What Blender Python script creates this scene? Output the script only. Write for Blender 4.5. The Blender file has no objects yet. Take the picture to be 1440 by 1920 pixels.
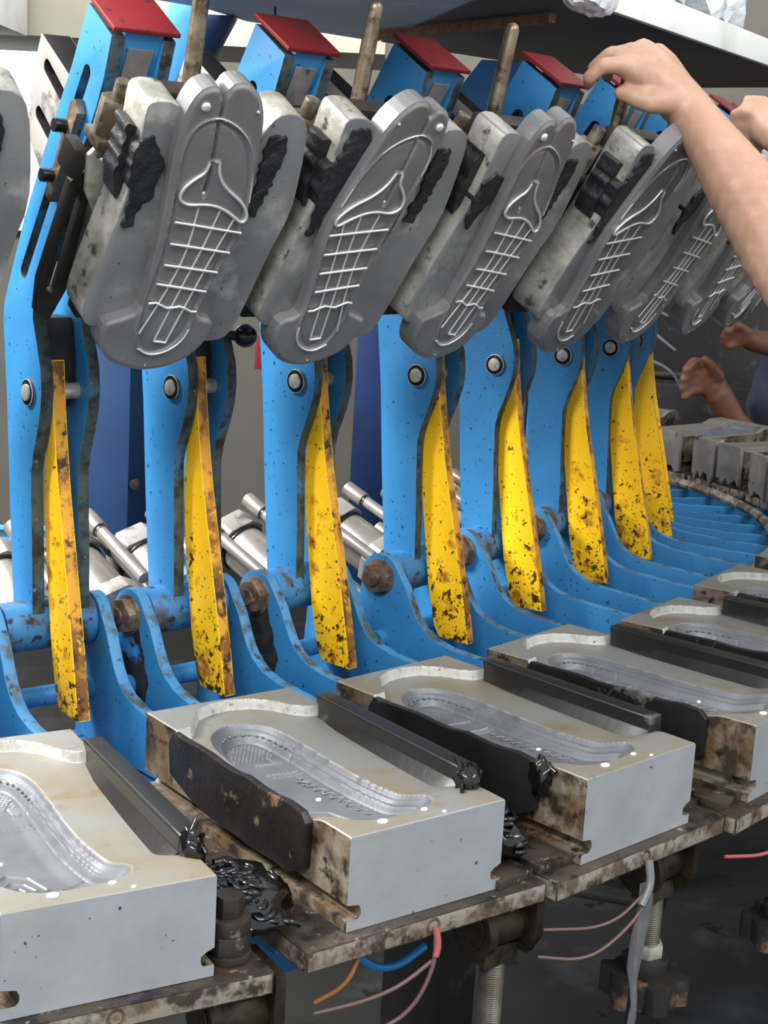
import bpy, bmesh, math, random
import numpy as np
from mathutils import Vector, Matrix, noise as mnoise
from mathutils.geometry import tessellate_polygon

SC = bpy.context.scene
COL = SC.collection
Z0 = 0.80                       # height of the lower mould tops above the floor
rad = math.radians

# ------------------------------------------------------------------ camera
cd = bpy.data.cameras.new('camera'); cam = bpy.data.objects.new('camera', cd); COL.objects.link(cam)
SC.camera = cam
cd.sensor_fit = 'VERTICAL'; cd.sensor_height = 24.0; cd.sensor_width = 18.0
cd.lens = 2935.5 / 1920 * 24.0
cd.clip_start = 0.05; cd.clip_end = 60
PITCH, ROLL = 0.20535, 0.05657
fw = Vector((0, math.cos(PITCH), -math.sin(PITCH))); up0 = Vector((0, math.sin(PITCH), math.cos(PITCH))); rt0 = Vector((1, 0, 0))
rt = rt0 * math.cos(ROLL) + up0 * math.sin(ROLL); up = up0 * math.cos(ROLL) - rt0 * math.sin(ROLL)
m = Matrix((rt, up, -fw)).transposed().to_4x4(); m.translation = Vector((0, 0, Z0 + 0.511))
cam.matrix_world = m

# ------------------------------------------------------------------ world, lamps, exposure
w = bpy.data.worlds.new('factory_air'); SC.world = w; w.use_nodes = True
bg = w.node_tree.nodes['Background']; bg.inputs[0].default_value = (0.93, 0.97, 1.0, 1); bg.inputs[1].default_value = 0.52
SC.view_settings.view_transform = 'Standard'; SC.view_settings.look = 'None'
SC.view_settings.exposure = 1.2; SC.view_settings.gamma = 1.0; SC.view_settings.use_curve_mapping = False

def area(name, loc, target, sx, sy, power, col=(1, 1, 1)):
    l = bpy.data.lights.new(name, 'AREA'); l.shape = 'RECTANGLE'; l.size = sx; l.size_y = sy; l.energy = power; l.color = col
    o = bpy.data.objects.new(name, l); COL.objects.link(o); o.location = loc
    o.rotation_euler = (Vector(target) - Vector(loc)).to_track_quat('-Z', 'Y').to_euler()
    return o
area('hall_light', (-2.0, 1.45, 2.7), (0.1, 1.9, 1.0), 1.0, 0.8, 88, (1.0, 0.98, 0.95))
area('hall_light', (-0.5, -1.2, 3.0), (0.2, 1.5, 0.8), 1.8, 0.7, 44, (0.95, 0.98, 1.0))
area('hall_light', (1.9, 0.6, 3.1), (0.9, 2.2, 0.9), 1.4, 0.6, 20, (0.95, 0.98, 1.0))
area('hall_light', (-1.6, 3.0, 3.2), (-1.0, 5.2, 1.4), 1.8, 0.8, 80, (1.0, 0.98, 0.93))  # added behind the machine to brighten the back wall and duct

# ------------------------------------------------------------------ materials
def lin(c):
    c = [x / 255 for x in c[:3]]
    return tuple([x / 12.92 if x <= 0.04045 else ((x + 0.055) / 1.055) ** 2.4 for x in c]) + (1,)

def mat(name, col, rough=0.5, metal=0.0, layers=(), bump=None, rough_var=0.0, stretch=None, spec=None, alpha=None, trans=0.0, zg=None):
    """layers: (colour, scale, threshold, softness, detail, [roughness]) painted on top of the base by noise"""
    M = bpy.data.materials.new(name); M.use_nodes = True
    nt = M.node_tree; N = nt.nodes; L = nt.links
    b = N['Principled BSDF']; b.inputs['Metallic'].default_value = metal; b.inputs['Roughness'].default_value = rough
    if spec is not None: b.inputs['Specular IOR Level'].default_value = spec
    if trans: b.inputs['Transmission Weight'].default_value = trans
    if alpha is not None: b.inputs['Alpha'].default_value = alpha
    tc = N.new('ShaderNodeTexCoord'); oi = N.new('ShaderNodeObjectInfo')
    mul = N.new('ShaderNodeVectorMath'); mul.operation = 'SCALE'; mul.inputs[0].default_value = (7.3, 3.1, 5.7)
    L.new(oi.outputs['Random'], mul.inputs['Scale'])
    add = N.new('ShaderNodeVectorMath'); add.operation = 'ADD'
    L.new(tc.outputs['Object'], add.inputs[0]); L.new(mul.outputs[0], add.inputs[1])
    vec = add.outputs[0]
    if stretch:
        sm = N.new('ShaderNodeVectorMath'); sm.operation = 'MULTIPLY'; sm.inputs[1].default_value = stretch
        L.new(vec, sm.inputs[0]); vec = sm.outputs[0]
    cur = None; rcur = None
    for i, ly in enumerate(layers):
        c, sc, th, so, det = ly[:5]
        n = N.new('ShaderNodeTexNoise'); n.inputs['Scale'].default_value = sc; n.inputs['Detail'].default_value = det
        n.inputs['Roughness'].default_value = 0.6
        L.new(add.outputs[0] if len(ly) > 6 else vec, n.inputs['Vector'])
        r = N.new('ShaderNodeMapRange'); r.inputs[1].default_value = th - so; r.inputs[2].default_value = th + so
        src = n.outputs[0]
        if zg and i > 0:
            if i == 1:
                sx = N.new('ShaderNodeSeparateXYZ'); L.new(tc.outputs['Object'], sx.inputs[0])
                zr = N.new('ShaderNodeMapRange'); zr.inputs[1].default_value = zg[0]; zr.inputs[2].default_value = zg[1]; zr.inputs[3].default_value = 0; zr.inputs[4].default_value = zg[2]
                L.new(sx.outputs[2], zr.inputs[0])
            ad = N.new('ShaderNodeMath'); ad.operation = 'ADD'; L.new(src, ad.inputs[0]); L.new(zr.outputs[0], ad.inputs[1]); src = ad.outputs[0]
        L.new(src, r.inputs[0])
        mx = N.new('ShaderNodeMix'); mx.data_type = 'RGBA'
        L.new(r.outputs[0], mx.inputs[0])
        if cur is None: mx.inputs[6].default_value = lin(col)
        else: L.new(cur, mx.inputs[6])
        mx.inputs[7].default_value = lin(c); cur = mx.outputs[2]
        if len(ly) > 5 and ly[5] is not None:
            rm = N.new('ShaderNodeMix'); rm.data_type = 'FLOAT'; L.new(r.outputs[0], rm.inputs[0])
            if rcur is None: rm.inputs[2].default_value = rough
            else: L.new(rcur, rm.inputs[2])
            rm.inputs[3].default_value = ly[5]; rcur = rm.outputs[0]
    if cur is None: b.inputs['Base Color'].default_value = lin(col)
    else: L.new(cur, b.inputs['Base Color'])
    if rcur is not None: L.new(rcur, b.inputs['Roughness'])
    if bump:
        n = N.new('ShaderNodeTexNoise'); n.inputs['Scale'].default_value = bump[0]; n.inputs['Detail'].default_value = 4
        L.new(vec, n.inputs['Vector'])
        bp = N.new('ShaderNodeBump'); bp.inputs['Strength'].default_value = bump[1]; bp.inputs['Distance'].default_value = bump[2] if len(bump) > 2 else 0.002
        L.new(n.outputs[0], bp.inputs['Height']); L.new(bp.outputs[0], b.inputs['Normal'])
    return M

BLK = (22, 20, 20)
M = {}
M['blue'] = mat('blue_paint', (46, 120, 172), 0.45, 0, [((40, 106, 156), 9, .55, .2, 3), ((26, 40, 55), 150, .69, .03, 2), ((30, 45, 60), 38, .72, .03, 4)], (60, .08))
M['blue_worn'] = mat('blue_paint_worn', (46, 112, 160), 0.5, 0, [((45, 110, 165), 12, .5, .2, 3), ((62, 58, 55), 24, .56, .05, 6, .7), ((28, 28, 30), 60, .62, .04, 4, .7)], (80, .2))
M['edge'] = mat('worn_plate_edge', (66, 78, 78), 0.6, .2, [((50, 110, 150), 18, .60, .06, 5), ((36, 38, 36), 50, .54, .08, 5), ((120, 125, 120), 140, .70, .03, 3)], (120, .3))
M['edge_light'] = mat('scuffed_blue_edge', (66, 130, 176), 0.55, .1, [((70, 78, 76), 30, .52, .06, 6), ((38, 40, 40), 60, .62, .05, 4)], (120, .25))
M['greasy'] = mat('greasy_blue_steel', (52, 50, 48), 0.6, .2, [((32, 30, 30), 60, .5, .1, 5), ((60, 140, 205), 9, .60, .02, 5), ((120, 118, 112), 170, .72, .03, 3)], (150, .5))
M['yellow'] = mat('yellow_paint', (255, 200, 22), 0.42, 0, [((252, 190, 24), 8, .55, .2, 3), ((170, 106, 28), 24, .67, .05, 6), ((70, 44, 18), 75, .67, .03, 4), ((50, 32, 16), 190, .70, .03, 2)], (70, .1), zg=(.12, -.08, .085))
M['yellow_edge'] = mat('rusty_yellow_edge', (212, 150, 40), 0.6, .1, [((130, 84, 32), 30, .52, .06, 6), ((52, 38, 26), 45, .57, .04, 5), ((225, 165, 60), 90, .66, .04, 4)], (120, .35))
M['red'] = mat('red_paint', (120, 24, 28), 0.5, 0, [((96, 22, 26), 14, .55, .15, 3), ((50, 24, 26), 70, .66, .05, 4)], (60, .1))
M['alu'] = mat('milled_aluminium', (186, 189, 194), 0.42, .55, [((166, 169, 174), 14, .5, .2, 4), ((90, 88, 84), 130, .74, .02, 2)], (260, .12, .001), stretch=(1, 1, 1))
M['alu_top'] = mat('stained_aluminium', (134, 134, 131), 0.45, .4, [((132, 123, 104), 9, .52, .12, 5), ((128, 104, 70), 14, .66, .06, 5), ((120, 118, 112), 60, .66, .05, 4)], (200, .1, .001))
M['cavity'] = mat('polished_cavity', (112, 114, 118), 0.5, .35, [((90, 92, 96), 20, .5, .2, 4)], (150, .05, .001))
M['dirty_side'] = mat('grimy_aluminium_side', (124, 116, 102), 0.6, .3, [((96, 76, 50), 16, .5, .1, 5), ((50, 40, 30), 34, .54, .07, 6), ((24, 20, 18), 60, .60, .05, 5)], (160, .4))
M['dark_side'] = mat('burnt_residue', (28, 23, 20), 0.42, 0, [((16, 14, 13), 22, .5, .1, 5), ((84, 68, 48), 50, .66, .04, 6, .7), ((150, 140, 120), 150, .76, .02, 3)], (130, .5))
M['rail'] = mat('dark_rubbery_rail', (26, 25, 26), 0.36, .0, [((17, 16, 17), 14, .5, .12, 4), ((90, 88, 83), 13, .66, .03, 5, .6)], (90, .15))
M['rim'] = mat('chalky_rim', (172, 170, 163), 0.6, .1, [((150, 148, 142), 60, .58, .06, 5), ((70, 66, 62), 120, .68, .04, 3)], (150, .3))
M['core'] = mat('dark_cast_core', (130, 128, 128), 0.36, .4, [((114, 112, 113), 16, .5, .2, 4), ((150, 150, 148), 190, .72, .03, 2)], (320, .1, .001))
M['rib'] = mat('highlit_silver_rib', (225, 225, 222), 0.3, .6)  # silver, paler than the core: light caught on the ridges is in the colour
M['flap'] = mat('cast_flap_aluminium', (140, 140, 139), 0.46, .3, [((116, 116, 117), 9, .5, .15, 4), ((178, 176, 170), 16, .64, .08, 5), ((60, 58, 56), 90, .70, .03, 3)], (260, .15, .001))
M['flap_edge'] = mat('scuffed_flap_edge', (172, 168, 158), 0.55, .35, [((128, 124, 116), 22, .5, .1, 5), ((70, 64, 56), 50, .62, .05, 5)], (160, .3))
M['gunk'] = mat('black_rubber_residue', (20, 20, 23), 0.55, 0, [((34, 34, 36), 40, .55, .1, 4)], (110, .6, .004))
M['gloss'] = mat('glossy_black_rubber', (12, 12, 14), 0.13, 0, [], (60, .3, .004))
M['steel'] = mat('dark_steel', (62, 57, 52), 0.5, .5, [((50, 44, 40), 30, .5, .1, 5), ((130, 122, 108), 60, .68, .05, 4)], (120, .25))
M['brown'] = mat('dark_brown_steel', (34, 30, 28), 0.5, .2, [((30, 28, 28), 22, .5, .12, 4)], (100, .2))
M['handle'] = mat('worn_steel_bar', (140, 128, 110), 0.38, .7, [((96, 82, 64), 24, .5, .12, 5), ((58, 48, 38), 60, .60, .06, 4)], (120, .2))
M['tarnish'] = mat('tarnished_nut', (142, 134, 120), 0.5, .5, [((86, 74, 58), 30, .5, .1, 5), ((50, 42, 34), 70, .62, .06, 4)], (150, .3))
M['rustbolt'] = mat('greasy_bolt_steel', (136, 116, 98), 0.42, .4, [((86, 70, 58), 50, .5, .1, 5), ((190, 180, 160), 90, .72, .03, 3)], (200, .4))
M['zinc'] = mat('zinc_plated_steel', (190, 188, 178), 0.4, .5, [((150, 146, 132), 60, .55, .1, 3)])
M['plate_top'] = mat('grimy_table_plate', (72, 63, 53), 0.5, .3, [((54, 45, 37), 20, .5, .1, 6), ((26, 23, 21), 34, .55, .05, 5), ((150, 140, 122), 90, .68, .05, 4)], (130, .35))
M['plate_edge'] = mat('mottled_plate_edge', (150, 142, 128), 0.55, .35, [((98, 84, 68), 34, .5, .06, 6), ((64, 54, 46), 60, .58, .06, 5)], (150, .3))
M['cyl'] = mat('anodised_cylinder', (150, 144, 138), 0.35, .45, [((126, 120, 115), 10, .55, .15, 3), ((60, 50, 44), 110, .72, .03, 4)])
M['cyl_cap'] = mat('grey_cylinder_cap', (160, 156, 150), 0.45, .35, [((100, 96, 92), 30, .6, .06, 4)])
M['black'] = mat('black_plastic', (18, 18, 20), 0.3)
M['brass'] = mat('grimy_brass', (66, 56, 40), 0.5, .5, [((44, 37, 28), 30, .5, .1, 5), ((24, 21, 18), 50, .6, .06, 4)], (120, .3))
M['thread'] = mat('threaded_steel', (110, 107, 100), 0.42, .6, [((96, 90, 80), 50, .5, .1, 4)])
M['knob'] = mat('dirty_star_knob', (38, 34, 31), 0.55, .1, [((112, 84, 58), 26, .60, .04, 5), ((28, 26, 26), 40, .5, .1, 4)], (110, .3))
M['darkblue'] = mat('dark_blue_paint', (14, 46, 96), 0.45, 0, [((11, 38, 80), 10, .55, .15, 3), ((18, 26, 40), 120, .72, .03, 2)])
M['midblue'] = mat('pillar_blue_paint', (18, 56, 98), 0.5, 0, [((15, 48, 86), 6, .55, .15, 3), ((12, 22, 40), 140, .72, .03, 2)])
M['skyblue'] = mat('light_blue_paint', (70, 146, 214), 0.45, 0, [((60, 130, 196), 8, .55, .15, 3)])
M['wall'] = mat('cream_plaster', (98, 96, 89), 0.8, 0, [((88, 86, 79), 3, .5, .2, 4), ((80, 76, 70), 90, .76, .02, 2)])
M['duct'] = mat('cream_duct', (190, 182, 162), 0.6, 0, [((176, 168, 148), 3, .5, .2, 3)])
M['floor'] = mat('oily_concrete', (17, 17, 17), 0.6, 0, [((14, 13, 13), 3, .5, .12, 6, .55), ((50, 52, 56), 4, .64, .10, 5, .6), ((12, 11, 11), 14, .66, .03, 5, .4)], (40, .15))
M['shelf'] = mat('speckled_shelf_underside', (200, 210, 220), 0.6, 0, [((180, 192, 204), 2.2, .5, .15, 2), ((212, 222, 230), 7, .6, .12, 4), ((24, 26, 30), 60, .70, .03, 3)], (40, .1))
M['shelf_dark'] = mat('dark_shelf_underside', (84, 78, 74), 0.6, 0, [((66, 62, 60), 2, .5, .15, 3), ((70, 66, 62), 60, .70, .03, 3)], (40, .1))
M['white'] = mat('white_board', (236, 236, 230), 0.6, 0, [((214, 212, 204), 6, .6, .1, 4)])
M['wrap'] = mat('bubble_wrap', (240, 243, 246), 0.35, 0, [((222, 228, 236), 16, .52, .1, 5)], (46, .5, .012))
M['wood'] = mat('old_timber', (150, 104, 70), 0.65, 0, [((110, 72, 48), 10, .55, .1, 5), ((66, 44, 32), 40, .66, .05, 4)], (60, .2), stretch=(1, 5, 5))
M['skin'] = mat('skin', (176, 138, 114), 0.5, 0, [((166, 126, 102), 18, .55, .2, 3), ((182, 144, 122), 40, .6, .1, 3)], (140, .1, .001))
M['skin_dark'] = mat('shaded_skin', (104, 64, 46), 0.5, 0, [((90, 54, 40), 18, .55, .2, 3)], (140, .1, .001))  # skin colour darkened to stand for the shade around the far worker
M['shirt'] = mat('grey_blue_shirt', (54, 56, 76), 0.9, 0, [((40, 42, 60), 10, .5, .15, 4)], (30, .3))
M['trousers'] = mat('dark_trousers', (36, 38, 46), 0.9, 0)
M['hair'] = mat('black_hair', (20, 17, 16), 0.6, 0)
M['machine'] = mat('dark_machine_casing', (26, 25, 26), 0.55, .1, [((16, 15, 16), 8, .5, .15, 4), ((60, 58, 56), 20, .66, .06, 4)], (60, .2))
M['wire_pink'] = mat('pinkish_wire', (92, 70, 66), 0.5)
M['wire_orange'] = mat('orange_brown_wire', (150, 96, 50), 0.5)
M['wire_red'] = mat('red_sleeve', (150, 74, 74), 0.5)
M['tape'] = mat('grey_tape', (96, 96, 97), 0.4, 0, [((110, 110, 112), 40, .55, .1, 4)])
M['hose'] = mat('blue_hose', (40, 130, 205), 0.35)
M['drip'] = mat('grey_plate_scraped', (134, 130, 126), 0.6, .2, [((110, 106, 102), 18, .5, .12, 5), ((50, 44, 42), 40, .66, .05, 5)], (90, .3))

# ------------------------------------------------------------------ mesh building
def fin(name, bm, mats, bevel=0.0, smooth=38, seg=2):
    """clean, bevel and turn a bmesh into mesh data"""
    bmesh.ops.recalc_face_normals(bm, faces=bm.faces)
    if bevel:
        es = []
        for e in bm.edges:
            if len(e.link_faces) == 2 and e.calc_face_angle(0) > rad(32) and e.calc_length() > bevel * 1.5: es.append(e)
        if es:
            bmesh.ops.bevel(bm, geom=es, offset=bevel, offset_type='OFFSET', segments=seg, profile=0.6, affect='EDGES', clamp_overlap=True)
    me = bpy.data.meshes.new(name); bm.to_mesh(me); bm.free()
    for mm in (mats if isinstance(mats, (list, tuple)) else [mats]): me.materials.append(M[mm] if isinstance(mm, str) else mm)
    for p in me.polygons: p.use_smooth = True
    me.set_sharp_from_angle(angle=rad(smooth))
    return me

def RZ(u, v, w): return (w, -u, v)          # poly in (r, z), extruded along t
def TZ(u, v, w): return (u, -w, v)          # poly in (t, z), extruded along r
def TR(u, v, w): return (u, -v, w)          # poly in (t, r), extruded along z
def XY(u, v, w): return (u, v, w)

def prism(bm, poly, lo, hi, f=XY, holes=(), mi=0, mi_side=None, taper=None):
    loops = [list(poly)] + [list(h) for h in holes]
    pts = [p for lp in loops for p in lp]
    A = [bm.verts.new(f(p[0], p[1], lo)) for p in pts]
    B = [bm.verts.new(f(p[0], p[1], hi)) for p in pts]
    if holes:
        tris = tessellate_polygon([[Vector((p[0], p[1], 0)) for p in lp] for lp in loops])
        for t in tris:
            for V in (A, B):
                try: bm.faces.new([V[i] for i in t]).material_index = mi
                except ValueError: pass
    else:
        for V in (A, B): bm.faces.new(V).material_index = mi
    k = 0
    for lp in loops:
        n = len(lp)
        for i in range(n):
            j = (i + 1) % n
            fc = bm.faces.new((A[k + i], A[k + j], B[k + j], B[k + i]))
            fc.material_index = mi if mi_side is None else mi_side
        k += n
    return bm

def box(bm, lo, hi, mi=0):
    P = [(x, y, z) for x in (lo[0], hi[0]) for y in (lo[1], hi[1]) for z in (lo[2], hi[2])]
    V = [bm.verts.new(p) for p in P]
    for q in ((0, 1, 3, 2), (4, 6, 7, 5), (0, 4, 5, 1), (2, 3, 7, 6), (0, 2, 6, 4), (1, 5, 7, 3)):
        bm.faces.new([V[i] for i in q]).material_index = mi
    return V

def bx(bm, t, r, z, mi=0):      # box by (t, r, z) ranges in station space
    return box(bm, (t[0], -r[1], z[0]), (t[1], -r[0], z[1]), mi)

def tube(bm, pts, r, n=10, mi=0, cap=True, round_end=False):
    pts = [Vector(p) for p in pts]; k = len(pts)
    rs = r if isinstance(r, (list, tuple)) else [r] * k
    if round_end:
        d = (pts[-1] - pts[-2]).normalized(); R = rs[-1]; base = pts[-1] - d * R
        pts = pts[:-1] + [base + d * R * s for s in (0, .5, .8, 1.0)]; rs = list(rs[:-1]) + [R, R * .87, R * .6, R * .1]; k = len(pts)
    ref = None; rings = []
    for i in range(k):
        d = (pts[min(i + 1, k - 1)] - pts[max(i - 1, 0)]).normalized()
        if ref is None: ref = d.orthogonal().normalized()
        else:
            ref = (ref - d * ref.dot(d)); ref = ref.normalized() if ref.length > 1e-6 else d.orthogonal().normalized()
        b = d.cross(ref)
        rings.append([bm.verts.new(pts[i] + (ref * math.cos(a) + b * math.sin(a)) * rs[i]) for a in [2 * math.pi * q / n for q in range(n)]])
    for i in range(k - 1):
        for q in range(n):
            bm.faces.new((rings[i][q], rings[i][(q + 1) % n], rings[i + 1][(q + 1) % n], rings[i + 1][q])).material_index = mi
    if cap:
        for R_ in (rings[0], rings[-1]): bm.faces.new(R_).material_index = mi

def pipe(bm, p0, p1, ro, ri, n=20, mi=0):   # hollow tube
    p0 = Vector(p0); p1 = Vector(p1); d = (p1 - p0).normalized(); a = d.orthogonal().normalized(); b = d.cross(a)
    R = []
    for p, r in ((p0, ri), (p0, ro), (p1, ro), (p1, ri)):
        R.append([bm.verts.new(p + (a * math.cos(t) + b * math.sin(t)) * r) for t in [2 * math.pi * q / n for q in range(n)]])
    for i in range(4):
        for q in range(n):
            bm.faces.new((R[i][q], R[i][(q + 1) % n], R[(i + 1) % 4][(q + 1) % n], R[(i + 1) % 4][q])).material_index = mi

def hexnut(bm, p0, p1, r, mi=0): tube(bm, [p0, p1], r, 6, mi)

def blob(bm, c, rad3, seed=0, amp=.25, freq=40, n=14, mi=0):
    rng = bmesh.ops.create_icosphere(bm, subdivisions=3, radius=1.0)
    for v in rng['verts']:
        d = v.co.copy()
        q = 1 + amp * mnoise.noise(d * freq * .05 + Vector((seed * 3.1, seed * 1.7, 0))) + amp * .5 * mnoise.noise(d * freq * .12 + Vector((0, seed, seed)))
        v.co = Vector((c[0] + d.x * rad3[0] * q, c[1] + d.y * rad3[1] * q, c[2] + d.z * rad3[2] * q))
        for f in v.link_faces: f.material_index = mi

def circ(cx, cy, r, a0=0, a1=360, n=20):
    return [(cx + r * math.cos(rad(a0 + (a1 - a0) * i / n)), cy + r * math.sin(rad(a0 + (a1 - a0) * i / n))) for i in range(n + (a1 - a0 != 360))]

def smooth_poly(P, it=1, closed=True):      # Chaikin corner cutting
    for _ in range(it):
        Q = []; n = len(P)
        for i in range(n if closed else n - 1):
            a, b = P[i], P[(i + 1) % n]
            Q += [(a[0] * .75 + b[0] * .25, a[1] * .75 + b[1] * .25), (a[0] * .25 + b[0] * .75, a[1] * .25 + b[1] * .75)]
        if not closed: Q = [P[0]] + Q + [P[-1]]
        P = Q
    return P

def jag(P, step=.006, amp=.003, seed=1):    # ragged outline
    rn = random.Random(seed); Q = []
    for i in range(len(P)):
        a, b = Vector(P[i]), Vector(P[(i + 1) % len(P)]); n = max(1, int((b - a).length / step))
        nv = Vector((-(b - a).y, (b - a).x)).normalized()
        for k in range(n): Q.append(tuple(a + (b - a) * (k / n) + nv * rn.uniform(-amp, amp)))
    return Q

def sdist(P, X, Y):
    """signed distance to polygon (inside positive) and nearest boundary points"""
    P = np.array(P); Q = np.roll(P, -1, 0); best = np.full(X.shape, 1e9); nx = X.copy(); ny = Y.copy(); ins = np.zeros(X.shape, bool)
    for (ax, ay), (bx_, by_) in zip(P, Q):
        dx, dy = bx_ - ax, by_ - ay; L2 = dx * dx + dy * dy + 1e-18
        t = np.clip(((X - ax) * dx + (Y - ay) * dy) / L2, 0, 1); px = ax + t * dx; py = ay + t * dy
        dd = (X - px) ** 2 + (Y - py) ** 2; mk = dd < best
        best = np.where(mk, dd, best); nx = np.where(mk, px, nx); ny = np.where(mk, py, ny)
        c = ((ay > Y) != (by_ > Y)) & (X < dx * (Y - ay) / (dy if abs(dy) > 1e-12 else 1e-12) + ax)
        ins ^= c
    s = np.sqrt(best)
    return np.where(ins, s, -s), nx, ny

def sst(a, b, x):
    t = np.clip((x - a) / (b - a), 0, 1); return t * t * (3 - 2 * t)

def ridge(X, Y, pts, wd, h):
    best = np.full(X.shape, 1e9)
    for (ax, ay), (bx_, by_) in zip(pts[:-1], pts[1:]):
        dx, dy = bx_ - ax, by_ - ay; t = np.clip(((X - ax) * dx + (Y - ay) * dy) / (dx * dx + dy * dy + 1e-18), 0, 1)
        best = np.minimum(best, np.hypot(X - ax - t * dx, Y - ay - t * dy))
    return h * np.clip(1 - best / wd, 0, 1)

# ------------------------------------------------------------------ objects
def obj(name, me, parent=None, loc=(0, 0, 0), rot=(0, 0, 0)):
    o = bpy.data.objects.new(name, me); COL.objects.link(o); o.location = loc; o.rotation_euler = rot
    if parent: o.parent = parent
    return o

def tag(o, label, cat, group=None, kind=None):
    if label: o['label'] = label
    if cat: o['category'] = cat
    if group: o['group'] = group
    if kind: o['kind'] = kind
    return o

def struct(name, bm, mats, bevel=0):
    o = obj(name, fin(name, bm, mats, bevel)); o['kind'] = 'structure'; return o

def one(name, bm, mats, label, cat, group=None, bevel=0, loc=(0, 0, 0), rot=(0, 0, 0), smooth=38):
    return tag(obj(name, fin(name, bm, mats, bevel, smooth), None, loc, rot), label, cat, group)

# stations of the carousel: outer mould corner position, heading
ST = [(-0.3508, 1.3429, 0.5257), (-0.1534, 1.4912, 0.6541), (0.0192, 1.6299, 0.7671), (0.1799, 1.7861, 0.8682), (0.3488, 1.9471, 0.9478),
      (0.4742, 2.1538, 0.9998), (0.6007, 2.3618, 1.0493), (0.7104, 2.5725, 1.1320)]
def turn(n, D=.25, SP=.245, RT=.17):
    while len(ST) < n:
        i = len(ST); x, y, th = ST[-1]; DD = D if i > 8 else (D + .08) / 2
        th2 = th + DD; tm = th + DD / 2
        mx = x + RT * math.sin(th) + SP * math.cos(tm); my = y - RT * math.cos(th) + SP * math.sin(tm)
        ST.append((mx - RT * math.sin(th2), my + RT * math.cos(th2), th2))
turn(14)

def world(s, t, r, z):
    x, y, th = ST[s]
    return Vector((x + r * math.sin(th) + t * math.cos(th), y - r * math.cos(th) + t * math.sin(th), Z0 + z))

def station_thing(s, name, base, label, cat, group):
    e = bpy.data.objects.new(name, None); COL.objects.link(e); e.empty_display_size = .05
    e.location = world(s, *base); e.rotation_euler = (0, 0, ST[s][2])
    return tag(e, label, cat, group), (-base[0], base[1], -base[2])

def plain_thing(name, loc, label, cat, group=None):
    e = bpy.data.objects.new(name, None); COL.objects.link(e); e.empty_display_size = .05; e.location = loc
    return tag(e, label, cat, group)

ORD = ['first', 'second', 'third', 'fourth', 'fifth', 'sixth', 'seventh', 'eighth', 'ninth', 'tenth', 'eleventh', 'twelfth', 'thirteenth', 'fourteenth']

# ------------------------------------------------------------------ setting
bm = bmesh.new(); box(bm, (-5, -2.5, -.1), (6, 7.2, 0)); struct('floor', bm, 'floor')
bm = bmesh.new(); box(bm, (-5, 5.2, 0), (6, 5.35, 3.6)); struct('wall_back', bm, 'wall')
bm = bmesh.new(); box(bm, (-5.15, -2.5, 0), (-5, 5.35, 3.6)); struct('wall_left', bm, 'wall')

M['daylight'] = mat('daylight_pane', (245, 250, 255), 0.5)
_b = M['daylight'].node_tree.nodes['Principled BSDF']; _b.inputs['Emission Color'].default_value = (.95, .98, 1, 1); _b.inputs['Emission Strength'].default_value = .55
bm = bmesh.new(); box(bm, (-2.6, 5.17, 1.10), (-1.02, 5.198, 1.80)); wf = struct('window_1', bm, 'white', .004)
for x0, x1 in ((-2.55, -2.06), (-2.03, -1.56), (-1.53, -1.07)):
    bm = bmesh.new(); box(bm, (x0, 5.160, 1.15), (x1, 5.169, 1.75)); obj('pane', fin('pane', bm, 'daylight', .001), wf)

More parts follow.
